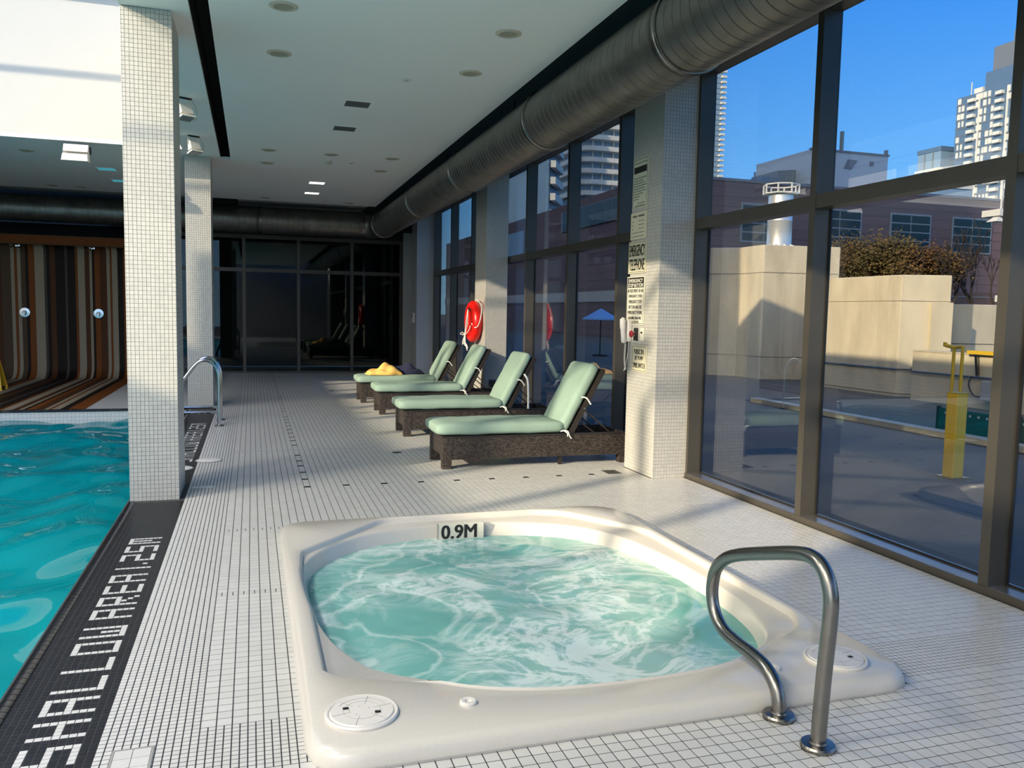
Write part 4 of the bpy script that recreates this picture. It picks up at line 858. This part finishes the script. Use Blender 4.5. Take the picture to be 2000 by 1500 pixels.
t = thing('thermostat', 'small white box on the grey end column', 'thermostat', (3.72, 19.7, 1.4)); obj('box', B(3.69, 3.722, 19.55, 19.80, 1.33, 1.56), M_plast, t, bev=.004); obj('cover', B(3.680, 3.69, 19.58, 19.77, 1.45, 1.54), M_grey, t)
t = thing('wall_socket', 'small dark box low on the life ring column behind a lounger', 'socket', (3.9, 13.27, .3)); obj('plate', B(3.80, 3.92, 13.262, 13.277, .34, .48), M_vent, t); obj('cover', B(3.815, 3.905, 13.255, 13.262, .36, .46), M_ink, t)
# --- showers
for x, l in ((-4.63, 'far'), (-3.20, 'near')):
    w = 'farther from' if l == 'far' else 'closer to'
    t = thing('shower_valve', 'round chrome shower valve on the striped wall, %s the white column' % w, 'shower', (x, 19.97, 1.42))
    obj('plate', MB().lathe([(.001, -.04), (.10, -.035), (.108, -.02), (.108, .03)], (x, 19.99, 1.42), 32, 'y'), M_chrome, t, smooth=True); obj('handle', MB().lathe([(.035, -.09), (.04, -.08), (.04, -.03)], (x, 19.99, 1.42), 20, 'y'), M_steel, t, smooth=True); obj('lever', B(x-.012, x+.012, 19.88, 19.90, 1.36, 1.42), M_chrome, t)
    x2 = x-.08
    t = thing('overhead_shower', 'shower head at the top of the striped wall, %s the white column' % w, 'shower', (x2, 19.8, 2.8))
    obj('arm', MB().tube(smoothpath([(x2, 19.87, 2.83), (x2, 19.72, 2.84), (x2, 19.65, 2.80)], 5), .012, 10), M_chrome, t, smooth=True); obj('head', MB().lathe([(.001, .0), (.11, -.0), (.12, -.012), (.11, -.02), (.001, -.02)], (x2, 19.64, 2.79), 28), M_steel, t, smooth=True)
    obj('mount', MB().lathe([(.05, 0), (.05, -.01), (.001, -.012)], (x2, 19.86, 2.83), 20, 'y'), M_chrome, t)
t = thing('caution_sign', 'yellow folding floor sign standing on the striped deck', 'floor sign', (-4.55, 17.3, 0))
for s, nme in ((-1, 'front_leaf'), (1, 'rear_leaf')):
    obj(nme, MB().loft([[(-4.72, 17.3+s*.02, .60), (-4.46, 17.3+s*.02, .60), (-4.46, 17.3+s*.035, .60), (-4.72, 17.3+s*.035, .60)], [(-4.76, 17.3+s*.20, .06), (-4.38, 17.3+s*.20, .06), (-4.38, 17.3+s*.215, .06), (-4.76, 17.3+s*.215, .06)]], True, True), M_yel, t)
    for xx in (-4.76, -4.42): obj('foot', B(xx, xx+.04, 17.3+s*.20-.01, 17.3+s*.20+.03, .004, .075), M_yel, t)

# ================================================================ TERRACE AND CITY
struct('terrace', MB().box(4.42, 60, -15, 75, -.5, -.03), M_pave, label='grey paved terrace outside the window wall')
struct('street_ground', B(-200, 700, -60, 700, -1.2, -.6), M_pave)
def prism(pts, z0, z1):
    q = MB(); n = len(pts); q.loft([[(x, y, z0) for x, y in pts], [(x, y, z1) for x, y in pts]], True, True); return q
t = thing('concrete_block', 'tall weathered concrete shaft with the flue on its top', 'concrete wall', (12.9, 19, 0))
obj('shaft', prism([(12.9, 18.9), (15.05, 18.55), (15.4, 24), (12.3, 24), (12.3, 20.45), (12.9, 20.0)], -.05, 3.53), M_conc, t, bev=.02)
obj('joint', prism([(12.89, 18.89), (15.06, 18.54), (15.41, 24.01), (12.29, 24.01), (12.29, 20.44), (12.89, 19.99)], 2.80, 2.815), mat('dark_joint', (.25, .22, .17), .9), t)  # joint lines in a plain darker tone than the concrete
obj('joint', prism([(12.89, 18.89), (15.06, 18.54), (15.41, 24.01), (12.29, 24.01), (12.29, 20.44), (12.89, 19.99)], .56, .575), MATS['dark_joint'], t)
t = thing('concrete_block', 'broad angled concrete wall outside the second window pane', 'concrete wall', (13.3, 14.4, 0))
obj('wall', prism([(13.24, 14.34), (14.2, 13.95), (14.4, 16.5), (13.20, 16.95)], -.05, 2.58), M_conc, t, bev=.02)
obj('joint', prism([(13.232, 14.33), (14.21, 13.94), (14.41, 16.51), (13.192, 16.96)], 2.02, 2.03), MATS['dark_joint'], t)
obj('joint', prism([(13.232, 14.33), (14.21, 13.94), (14.41, 16.51), (13.192, 16.96)], .02, .035), MATS['dark_joint'], t)
obj('buttress', prism([(13.80, 14.05), (14.22, 13.90), (14.24, 14.1), (13.85, 14.2)], -.05, 2.0), M_conc, t)
t = thing('concrete_block', 'lower concrete wall beyond the yellow pipes', 'concrete wall', (15.7, 15, 0))
obj('wall', prism([(15.35, 15.0), (15.62, 14.72), (19.5, 14.5), (19.5, 18), (15.6, 18)], -.05, 2.0), M_conc, t, bev=.02); obj('cap', prism([(15.34, 14.98), (15.61, 14.70), (19.51, 14.48), (19.51, 18.02), (15.59, 18.02)], 1.1, 1.11), MATS['dark_joint'], t)
t = thing('low_parapet', 'long low concrete parapet running under the angled walls', 'concrete wall', (13, 12.5, 0))
obj('wall', B(13.08, 13.38, 4.0, 13.75, -.05, .98), M_conc, t, bev=.015)
obj('coping', B(13.065, 13.40, 4.0, 13.76, .98, 1.0), M_conc, t)
t = thing('terrace_kerb', 'low dark kerb crossing the terrace paving', 'kerb', (9.25, 10, 0)); obj('kerb', B(9.2, 9.42, -6, 13.7, -.03, .06), M_conc, t, bev=.01); obj('gutter', B(9.12, 9.2, -6, 13.7, -.03, -.022), M_slot, t)
# flue stack
fx, fy = 14.2, 20.1
t = thing('flue_stack', 'bright steel flue with railed crown on the concrete shaft', 'chimney', (fx, fy, 3.53))
obj('pipe', MB().lathe([(.36, 3.53), (.34, 3.65), (.335, 4.3), (.342, 4.31), (.342, 4.34), (.335, 4.35), (.335, 5.03), (.27, 5.09), (.001, 5.1)], (fx, fy, 0), 32), M_alu, t, smooth=True)
q = MB()
for k in range(8):
    a, b = 2*PI*k/8, 2*PI*(k+1)/8
    A_, B_ = Vector((fx+.48*math.cos(a), fy+.48*math.sin(a), 0)), Vector((fx+.48*math.cos(b), fy+.48*math.sin(b), 0))
    for z in (5.08, 5.32): q.bar(A_+Vector((0, 0, z)), B_+Vector((0, 0, z)), .03)
    q.bar(A_+Vector((0, 0, 5.08)), A_+Vector((0, 0, 5.335)), .034)
obj('crown_rail', q, M_rail, t); obj('crown_floor', MB().lathe([(.48, 5.06), (.48, 5.08), (.001, 5.08)], (fx, fy, 0), 8), M_rail, t)
for k in range(9):
    a = 2*PI*k/9+.4; obj('bracket', MB().bar((fx+.3*math.cos(a), fy+.3*math.sin(a), 3.66), (fx+.58*math.cos(a), fy+.58*math.sin(a), 3.56), .07, .04), M_alu, t)
# conduit, junction boxes, pipes and post
t = thing('cable_conduit', 'thin grey conduit clipped along the concrete walls', 'conduit', (13.2, 14.3, .5))
obj('pipe', MB().tube([(13.17, 16.95, .56), (13.20, 14.29, .56), (13.6, 14.13, .56), (13.78, 14.02, .56), (14.23, 13.87, .56)], .018, 8).tube([(13.03, 13.7, .56), (13.03, 8, .56)], .018, 8), M_steel, t); obj('junction_box', MB().lathe([(.06, -.05), (.06, .05)], (13.55, 14.17, .56), 14, 'y'), M_steel, t)
t = thing('yellow_pipes', 'pair of thin yellow gas pipes rising in front of the concrete', 'pipe', (10.4, 10.2, 0))
for d in (0, .17): obj('pipe', MB().tube(smoothpath([(10.95, 10.63-d, -.03), (10.95, 10.63-d, .8), (10.95, 10.63-d, 1.12), (10.95, 10.63-d+(.0 if d else -.02), 1.19)], 4), .026, 10), M_yel, t, smooth=True)
obj('link_pipe', MB().tube([(10.95, 10.63, 1.18), (10.95, 10.46, 1.20)], .026, 10), M_yel, t); obj('valve', MB().tube([(10.95, 10.63, 1.18), (10.93, 10.80, 1.21)], .03, 8).tube([(10.93, 10.80, 1.19), (10.93, 10.80, 1.26)], .03, 8), M_yel, t)
t = thing('guard_post', 'stout yellow steel guard post on the terrace', 'bollard', (7.0, 6.72, 0)); obj('post', B(6.93, 7.07, 6.645, 6.785, -.03, .86), M_yel, t, bev=.008); obj('base_plate', B(6.88, 7.12, 6.60, 6.83, -.03, -.015), M_steel, t); obj('cap', B(6.925, 7.075, 6.64, 6.79, .86, .868), M_yel, t)
t = thing('yellow_barrier', 'horizontal bright yellow barrier bar on the concrete ledge', 'barrier', (13, 12, 1)); obj('bar', MB().bar((12.98, 12.27, 1.03), (12.98, 10.2, 1.03), .07, .07), M_yel, t)
for y in (12.1, 10.4): obj('bracket', MB().bar((13.06, y, .6), (13.0, y, 1.0), .05), M_steel, t)
t = thing('meter_box', 'grey electrical meter box on the parapet with a looped cable', 'electrical box', (13, 11.8, .4)); obj('box', B(12.88, 13.06, 11.35, 11.85, .16, .52), M_grey, t, bev=.01)
obj('cable', MB().tube(smoothpath([(13.02, 11.9, .2), (13.0, 12.1, .22), (12.99, 12.22, .40), (13.0, 12.2, .58)], 5), .016, 8), M_steel, t, smooth=True); obj('latch', B(12.87, 12.88, 11.55, 11.6, .3, .36), M_steel, t)
t = thing('mesh_fence', 'low dark green mesh fence panel on the terrace', 'fence', (9.5, 8.8, 0)); obj('mesh_panel', B(9.50, 9.52, 6.8, 9.45, .03, .36), M_hedge, t)
for y in (6.8, 8.1, 9.42): obj('post', B(9.48, 9.54, y, y+.03, -.03, .38), M_slot, t)
for k in range(18): obj('clip', B(9.49, 9.5, 6.9+.14*k, 6.93+.14*k, .28, .31), M_white, t)
# parasol
px_, py_ = 13.15, 30.0
t = thing('patio_parasol', 'open bright blue patio parasol beyond the window behind the loungers', 'parasol', (px_, py_, -.03))
cn = [(px_+.78*math.cos(a), py_+.78*math.sin(a), 1.45) for a in np.linspace(0, 2*PI, 8, endpoint=False)]
q = MB(); q.add([(px_, py_, 1.86)]+cn+[(x, y, 1.40) for x, y, z in cn], [(0, 1+k, 1+(k+1) % 8) for k in range(8)]+[(1+k, 9+k, 9+(k+1) % 8, 1+(k+1) % 8) for k in range(8)]); obj('canopy', q, M_blue, t)
obj('pole', MB().tube([(px_, py_, -.03), (px_, py_, 1.9)], .025, 10), M_slot, t); obj('base', MB().lathe([(.3, 0), (.28, .06), (.05, .08), (.001, .08)], (px_, py_, -.03), 24), M_slot, t)
# --- brick building across the street
b = thing('brick_building', 'long dark purple brick building across the street', 'building', (30, 55, -.6))
obj('front_wall', B(25.3, 70, 45, 70, -.6, 9.95), M_brick, b); obj('side_wall', B(25.2, 25.6, 44.98, 110, -.6, 10.75), M_brick2, b); obj('roof_edge', MB().box(25.15, 70, 44.94, 45.3, 9.95, 10.12), M_tgrey, b)
obj('stone_band', B(25.1, 25.25, 44.9, 110, 2.6, 3.4), M_grey, b)
obj('base_wall', MB().box(25.3, 70, 44.9, 45, -.6, 3.6), mat('brown_brick', (.12, .08, .075), .9), b)
for z in (1.2, 2.3, 3.3): obj('ledge', B(25.3, 70, 44.86, 44.92, z, z+.05), M_wfr, b)
def bwin(x0, x1, z0, z1, nx, nz, y=44.9):
    f = obj('window', MB().box(x0-.08, x1+.08, y+.02, y+.12, z0-.08, z1+.08), M_wfr, b); w = (x1-x0)/nx; h = (z1-z0)/nz
    pm = B(-w/2+.045, w/2-.045, -.02, .0, -h/2+.045, h/2-.045).mesh('pane', M_bwin)
    for i in range(nx):
        for j in range(nz): o = link('pane', pm, f); o.location = (x0+w*(i+.5), y+.02, z0+h*(j+.5))
for x0, x1 in ((29.0, 32.2), (34.6, 37.9), (40.33, 43.55), (45.5, 48.8), (51.2, 54.4)): bwin(x0, x1, 6.35, 8.62, 2, 4)
sf = obj('side_window', B(25.05, 25.2, 51.5, 66.0, 8.5, 10.1), M_wfr, b)
pm = B(25.02, 25.06, .05, 1.32, 8.55, 10.05).mesh('pane', M_bwin)
for k in range(10): o = link('pane', pm, sf); o.location = (0, 51.55+1.42*k, 0)
sf = obj('side_window', B(25.05, 25.2, 76, 84, 7.2, 9.6), M_wfr, b)
pm = B(25.02, 25.06, .08, 1.9, 7.3, 9.5).mesh('pane', M_tglass2)
for k in range(4): o = link('pane', pm, sf); o.location = (0, 76.05+1.98*k, 0)
# penthouse and low roofs behind the brick roofline
t = thing('rooftop_penthouse', 'blue grey plant penthouse with a slanted vent on the brick building roof', 'building', (48, 60, 10))
s = 60/150
def sc(x, y, z): return (x*s, y, 1.6+(z-1.6)*s)
x0, x1 = 113*s, 132.8*s
obj('block', MB().loft([[(x0, 60, 9.9), (x1, 60, 9.9), (x1, 68, 9.9), (x0, 68, 9.9)], [(x0, 60, 15.9), (x1, 60, 15.9), (x1, 68, 15.9), (x0, 68, 15.9)]], True, True), M_mech, t)
obj('vent', MB().add([(48.9, 59.95, 15.3), (49.9, 59.95, 15.3), (49.3, 59.95, 14.5), (48.5, 59.95, 14.5), (48.9, 60.02, 15.3), (49.9, 60.02, 15.3), (49.3, 60.02, 14.5), (48.5, 60.02, 14.5)], [(0, 1, 2, 3), (7, 6, 5, 4), (0, 4, 5, 1), (1, 5, 6, 2), (2, 6, 7, 3), (3, 7, 4, 0)]), M_tgrey, t)
obj('louvre', B(51.2, 51.6, 59.95, 60.02, 14.9, 15.3), M_tgrey, t); obj('opening', B(42.8, 46.5, 59.94, 60.02, 10.6, 12.1), M_tgrey, t)
obj('parapet', B(x0-.1, x1+.1, 59.9, 60.2, 15.85, 16.0), M_tgrey, t); obj('stub', MB().box(52.9, 53.1, 60, 60.3, 16, 16.4), M_tgrey, t)
for x, h, r in ((48.0, 1.1, .22), (49.0, 1.9, .18)): obj('roof_pipe', MB().tube([(x, 61, 15.9), (x, 61, 15.95+h)], r, 10), M_steel, t)
obj('antenna', MB().tube([(47.6, 61, 15.9), (47.6, 61, 17.4)], .04, 6).bar((47.4, 61, 17.0), (48.2, 61, 17.0), .05), M_tgrey, t)
t = thing('glass_roof_house', 'stepped glass roof building behind the flue', 'building', (42, 62, 9))
for a, b_, z, k in ((38.6, 41.8, 13.3, 0), (41.8, 43.4, 13.7, 1), (43.4, 46.2, 14.3, 2)):
    obj('volume', MB().loft([[(a, 62, 9.9), (b_, 62, 9.9), (b_, 66, 9.9), (a, 66, 9.9)], [(a+(.7 if k == 0 else 0), 62, z), (b_, 62, z+(.3 if k == 2 else 0)), (b_, 66, z), (a+(.7 if k == 0 else 0), 66, z)]], True, True), M_tgrey if k == 2 else M_tglass, t)
    for j in range(3): xx = a+.8+(b_-a-.9)*j/3; obj('mullion', B(xx, xx+.08, 61.94, 62.02, 10, z-.1), M_wfr, t)
obj('screen', B(43.6, 46.0, 61.9, 62, 10.2, 12.6), M_bwin, t)
obj('roof_rail', B(41.0, 41.12, 61.9, 62, 13.4, 14.0), M_tgrey, t)
# --- towers
def tower(name, label, x0, x1, y0, y1, z1, m): t = thing(name, label, 'tower', ((x0+x1)/2, y0, -.6)); obj('body', B(x0, x1, y0, y1, -.6, z1), m, t); return t
t = tower('apartment_tower', 'white and blue chequered high-rise with stacked balconies beyond the terrace', 274.4, 304, 235, 273, 91.9, M_tglass)
obj('upper_body', B(276, 304, 235, 261.3, 91, 99.3), M_tglass, t); obj('crown', MB().box(277, 304, 235, 259.1, 99, 108.5).box(276.5, 304, 235, 250, 99, 112), M_tgrey, t); obj('mast', B(274.8, 275.1, 266.5, 266.8, 91, 97), M_twhite, t); obj('roof_box', B(275, 279, 261.5, 265.5, 91.9, 94), M_twhite, t)
wm = {w: B(-.3, .05, 0, w, .4, 2.65).mesh('window', M_twhite) for w in (.8, 1.1, 1.5)}; bm_ = B(-1.5, 0, 0, 3.0, 0, 1.25).mesh('balcony', M_twhite); R = random.Random(3); fz = 3.05
slab = B(-.15, .0, 235, 273.1, -.25, .1).mesh('floor_slab', M_tgrey)
for f in range(13, 30):
    z = f*fz+.3
    o = link('floor_slab', slab, t); o.location = (274.4, 0, z)
    for y in np.arange(237.5, 272, 1.75):
        if z > 90 or 262.6 < y < 267.4 or 249.6 < y < 254.6: continue
        if R.random() < .62: o = link('window', wm[R.choice((.8, 1.1, 1.1, 1.5))], t); o.location = (274.4, y, z)
    for yb in (263.5, 250.6): o = link('balcony', bm_, t); o.location = (274.4, yb, z)
for y in (261.4, 248.6): obj('pilaster', B(273.9, 274.4, y, y+.6, 36, 91.4), M_twhite, t)
t = tower('glass_midrise', 'low pale glass block tucked against the chequered tower', 273.5, 288, 278.8, 291.2, 72.4, M_tglass2)
obj('parapet', MB().box(273.2, 288, 278.5, 291.5, 72.4, 74.2), M_tglass, t)
for k in range(12): obj('balcony_slab', B(272.3, 288, 278, 291.5, 64.5-3.05*k, 65.4-3.05*k), M_twhite, t)
for y in (282.5, 287): obj('pier', B(273, 273.5, y, y+.5, 25, 72), M_wfr, t)
t = thing('podium_canopy', 'white slab canopy in front of the glass block', 'canopy', (150, 145, 30)); obj('slab', MB().loft([[(141, 143, 34.0), (150, 143.5, 35.2), (154.6, 144, 35.0), (154.6, 150, 35.0), (141, 150, 34)], [(141, 143, 34.5), (150, 143.5, 36.0), (154.6, 144, 35.8), (154.6, 150, 35.8), (141, 150, 34.5)]], True, True), M_twhite, t); obj('wall', B(140, 153.5, 147, 150, -.6, 34), M_tglass2, t)
for k in range(8): obj('floor_line', B(140, 153.5, 146.7, 147, 10+3*k, 10.9+3*k), M_twhite, t)
t = tower('slender_glass_tower', 'slender glass tower with ladder-like balconies seen beside the sign column', 255, 273, 450, 480, 222, M_tglass2)
bm_ = B(0, 3.0, -2.6, 0, 0, 1.2).mesh('balcony', M_twhite); sb_ = B(254.8, 273.1, 449.7, 450, -.2, .3).mesh('floor_slab', M_wfr)
for f in range(28, 56):
    o = link('balcony', bm_, t); o.location = (271.8, 450.5, f*3.1)
    o = link('floor_slab', sb_, t); o.location = (0, 0, f*3.1)
t = thing('curved_tower', 'white high-rise with curved wraparound balconies beyond the windows', 'tower', (95, 215, -.6))
def oval(x0, x1, y0, y1, r, n=8):
    P = []
    for cx, cy2, a0 in ((x1-r, y1-r, 0), (x0+r, y1-r, 90), (x0+r, y0+r, 180), (x1-r, y0+r, 270)):
        for k in range(n+1): a = math.radians(a0+90*k/n); P.append((cx+r*math.cos(a), cy2+r*math.sin(a)))
    return P
obj('core', prism(oval(87, 109, 216.5, 243, 4.3), 34.3, 86), M_tglass2, t); obj('glass_base', prism(oval(86.5, 107, 217, 240, 3), -.6, 34.4), M_tglass, t)
for k in range(15):
    P_ = oval(85.3, 110, 214, 244, 6); z = 34.7+3.05*k; obj('balcony', prism(P_, z, z+1.25), M_twhite, t)
for k, x in enumerate((90.8, 93.7, 97, 101)): obj('glazing_bar', B(x, x+.35, 216.1, 216.5, 35, 82), M_twhite, t)
q = MB()
for k in range(4): q.bar((86.7+k*2.9, 216.7, 34.2), (88.1+k*2.9, 216.7, 28), .35).bar((88.1+k*2.9, 216.7, 28), (89.5+k*2.9, 216.7, 34.2), .35)
obj('truss', q, M_bwin, t)
t = thing('balcony_block', 'cream apartment block with long straight balconies left of the curved tower', 'tower', (56, 150, -.6))
obj('body', prism([(54.2, 150), (59.0, 157), (59.0, 175), (50.5, 175)], -.6, 50), M_tglass, t)
for k in range(12):
    z = 17+3.05*k; obj('balcony', prism([(54.0, 148.6), (55, 148.4), (59.4, 156), (58.8, 157)], z, z+1.3), M_twhite, t)
t = thing('office_tower', 'blue glass office tower with white floor bands at the far left of the skyline', 'tower', (48, 160, -.6))
obj('body', B(57.6, 68, 200, 217, -.6, 76), M_tglass, t)
for k in range(15): obj('floor_band', B(59.8, 68.1, 199.6, 200, 17.5+3.3*k, 18.1+3.3*k), M_twhite, t)
obj('corner_pier', B(59.2, 60.0, 199.5, 200, 12, 76), M_twhite, t)
# unseen slab added beyond the pool hall to shade the brick building
t = thing('shade_slab', 'unseen slab added on the sunny side to shade the brick building', 'building', (-60, 40, -.6))
obj('walls', B(-75, -48, -6, 80, -.6, 58), M_tgrey, t)
for k in range(14): obj('window_band', B(-48, -47.9, -5, 79, 3+4*k, 5.2+4*k), M_bwin, t)
# --- trees and planting
def tree(name, label, x, y, h, spread, seed, leaves=0, cat='tree'):
    t = thing(name, label, cat, (x, y, -.6)); R = random.Random(seed); q = MB(); tips = []
    def br(p, d, L, r, n):
        e_ = p + d*L; m_ = p+d*L*.5+Vector((R.uniform(-1, 1), R.uniform(-1, 1), 0))*L*.07
        q.tube([p, m_, e_], [r, r*.85, r*.65], 5, False)
        if n == 0: tips.append(e_); return
        for _ in range(R.choice((2, 3, 3))):
            nd = (d + Vector((R.uniform(-1, 1), R.uniform(-1, 1), R.uniform(-.15, .6)))*spread).normalized(); br(e_, nd, L*R.uniform(.6, .85), r*.62, n-1)
    br(Vector((x, y, -.6)), Vector((.05, 0, 1)), h*.28, h*.022, 5); obj('trunk_and_branches', q, M_bark, t)
    if leaves:
        V, F_ = [], []
        for _ in range(leaves):
            c = R.choice(tips)+Vector((R.gauss(0, .33), R.gauss(0, .33), R.gauss(0, .25))); s_ = R.uniform(.03, .075); a = Vector((R.gauss(0, 1), R.gauss(0, 1), R.gauss(0, 1))).normalized(); b_ = a.orthogonal(); n = len(V)
            V += [c+a*s_, c+b_*s_*.6, c-a*s_, c-b_*s_*.6]; F_.append((n, n+1, n+2, n+3))
        o = obj('foliage', MB().add(V, F_), M_leaf, t); o['kind'] = 'stuff'
    return t
tree('autumn_tree', 'bushy yellow-green autumn tree nearest the mullion above the concrete wall', 25.0, 30.5, 6.0, .72, 3, 26000)
tree('autumn_tree', 'bushy rust-tinged autumn tree beside the bare trees', 27.3, 30.2, 6.1, .72, 8, 26000)
tree('bare_tree', 'leafless tree in front of the middle brick building window', 28.6, 28.5, 6.6, .60, 12)
tree('bare_tree', 'leafless tree at the window edge near the hanging lamp', 30.4, 28.2, 6.4, .62, 21)
# car
t = thing('parked_car', 'dark car roof showing above the low concrete wall', 'car', (24.5, 22, 0)); cx, cy2 = 22.9, 22.4
pr = [(0, .55), (.05, .9), (.9, 1.02), (1.55, 1.42), (2.9, 1.45), (3.7, 1.05), (4.4, .95), (4.5, .5)]; zb = .78
obj('body', MB().loft([[(cx-.6+x, cy2+y, zb-.75+z) for x, z in pr+[(4.4, .2), (.1, .2)]] for y in (0, 1.7)], True, True), M_car, t, bev=.05)
obj('windscreen', MB().add([(cx-.6+1.0, cy2+.1, zb-.75+1.08), (cx-.6+1.55, cy2+.2, zb-.75+1.44), (cx-.6+1.55, cy2+1.5, zb-.75+1.44), (cx-.6+1.0, cy2+1.6, zb-.75+1.08)], [(0, 1, 2, 3)]), M_bwin, t)
obj('side_window', MB().add([(cx-.6+1.15, cy2-.01, zb-.75+1.05), (cx-.6+1.65, cy2-.01, zb-.75+1.37), (cx-.6+2.85, cy2-.01, zb-.75+1.39), (cx-.6+3.5, cy2-.01, zb-.75+1.07)], [(0, 1, 2, 3)]), M_bwin, t)
obj('headlamp', MB().lathe([(.14, -.03), (.10, -.06), (.01, -.07)], (cx-.55, cy2+.1, zb-.05), 12, 'y'), M_twhite, t)
for xx in (.3, 3.2): obj('wheel', MB().lathe([(.32, 0), (.32, .2), (.18, .21)], (cx+xx-.2, cy2-.01, zb-.5), 20, 'y'), M_slot, t)
# hanging frame at the right window edge and rooftop balcony piece
t = thing('hanging_frame', 'white steel house-shaped frame seen at the edge of the pane', 'frame', (19.5, 18, 2)); fx, fy = 20.0, 18.0
q = MB().bar((fx, fy, 3.05), (fx, fy, 2.35), .05).bar((fx, fy, 3.05), (fx+.35, fy, 3.4), .05).bar((fx, fy, 3.05), (fx+.5, fy, 3.05), .04).bar((fx, fy, 2.82), (fx+.5, fy, 2.82), .04)
obj('frame', q, M_rail, t); obj('lamp', MB().lathe([(.05, .0), (.08, .05), (.05, .13), (.001, .14)], (fx+.17, fy, 2.86), 12), M_twhite, t); obj('foot_box', B(fx-.03, fx+.5, fy-.1, fy+.1, 2.18, 2.36), M_twhite, t); obj('post', MB().bar((fx+.45, fy+.05, -.6), (fx+.45, fy+.05, 3.4), .05), M_steel, t)
t = thing('roof_balcony', 'small white railed balcony jutting at the brick roofline', 'balcony', (32.9, 30, 6.3))
obj('slab', MB().loft([[(33.05, 30, 6.55), (34.4, 30, 6.45), (34.4, 31, 6.45), (33.05, 31, 6.55)], [(33.05, 30, 6.85), (34.4, 30, 6.9), (34.4, 31, 6.9), (33.05, 31, 6.85)]], True, True), M_rail, t)
obj('bracket', MB().loft([[(32.9, 30, 6.28), (33.5, 30, 6.28), (33.5, 30.6, 6.28), (32.9, 30.6, 6.28)], [(33.1, 30.1, 6.5), (33.2, 30.1, 6.5), (33.2, 30.4, 6.5), (33.1, 30.4, 6.5)]], True, True), M_rail, t)
for x in (33.1, 33.8): obj('rail_post', MB().bar((x, 30, 6.85), (x, 30, 8.2), .05), M_rail, t)
for z in (7.4, 8.1): obj('rail_bar', MB().bar((33.1, 30, z), (34.4, 30, z), .05), M_rail, t)
obj('post', MB().bar((34.3, 30.8, -.6), (34.3, 30.8, 6.5), .1), M_steel, t)
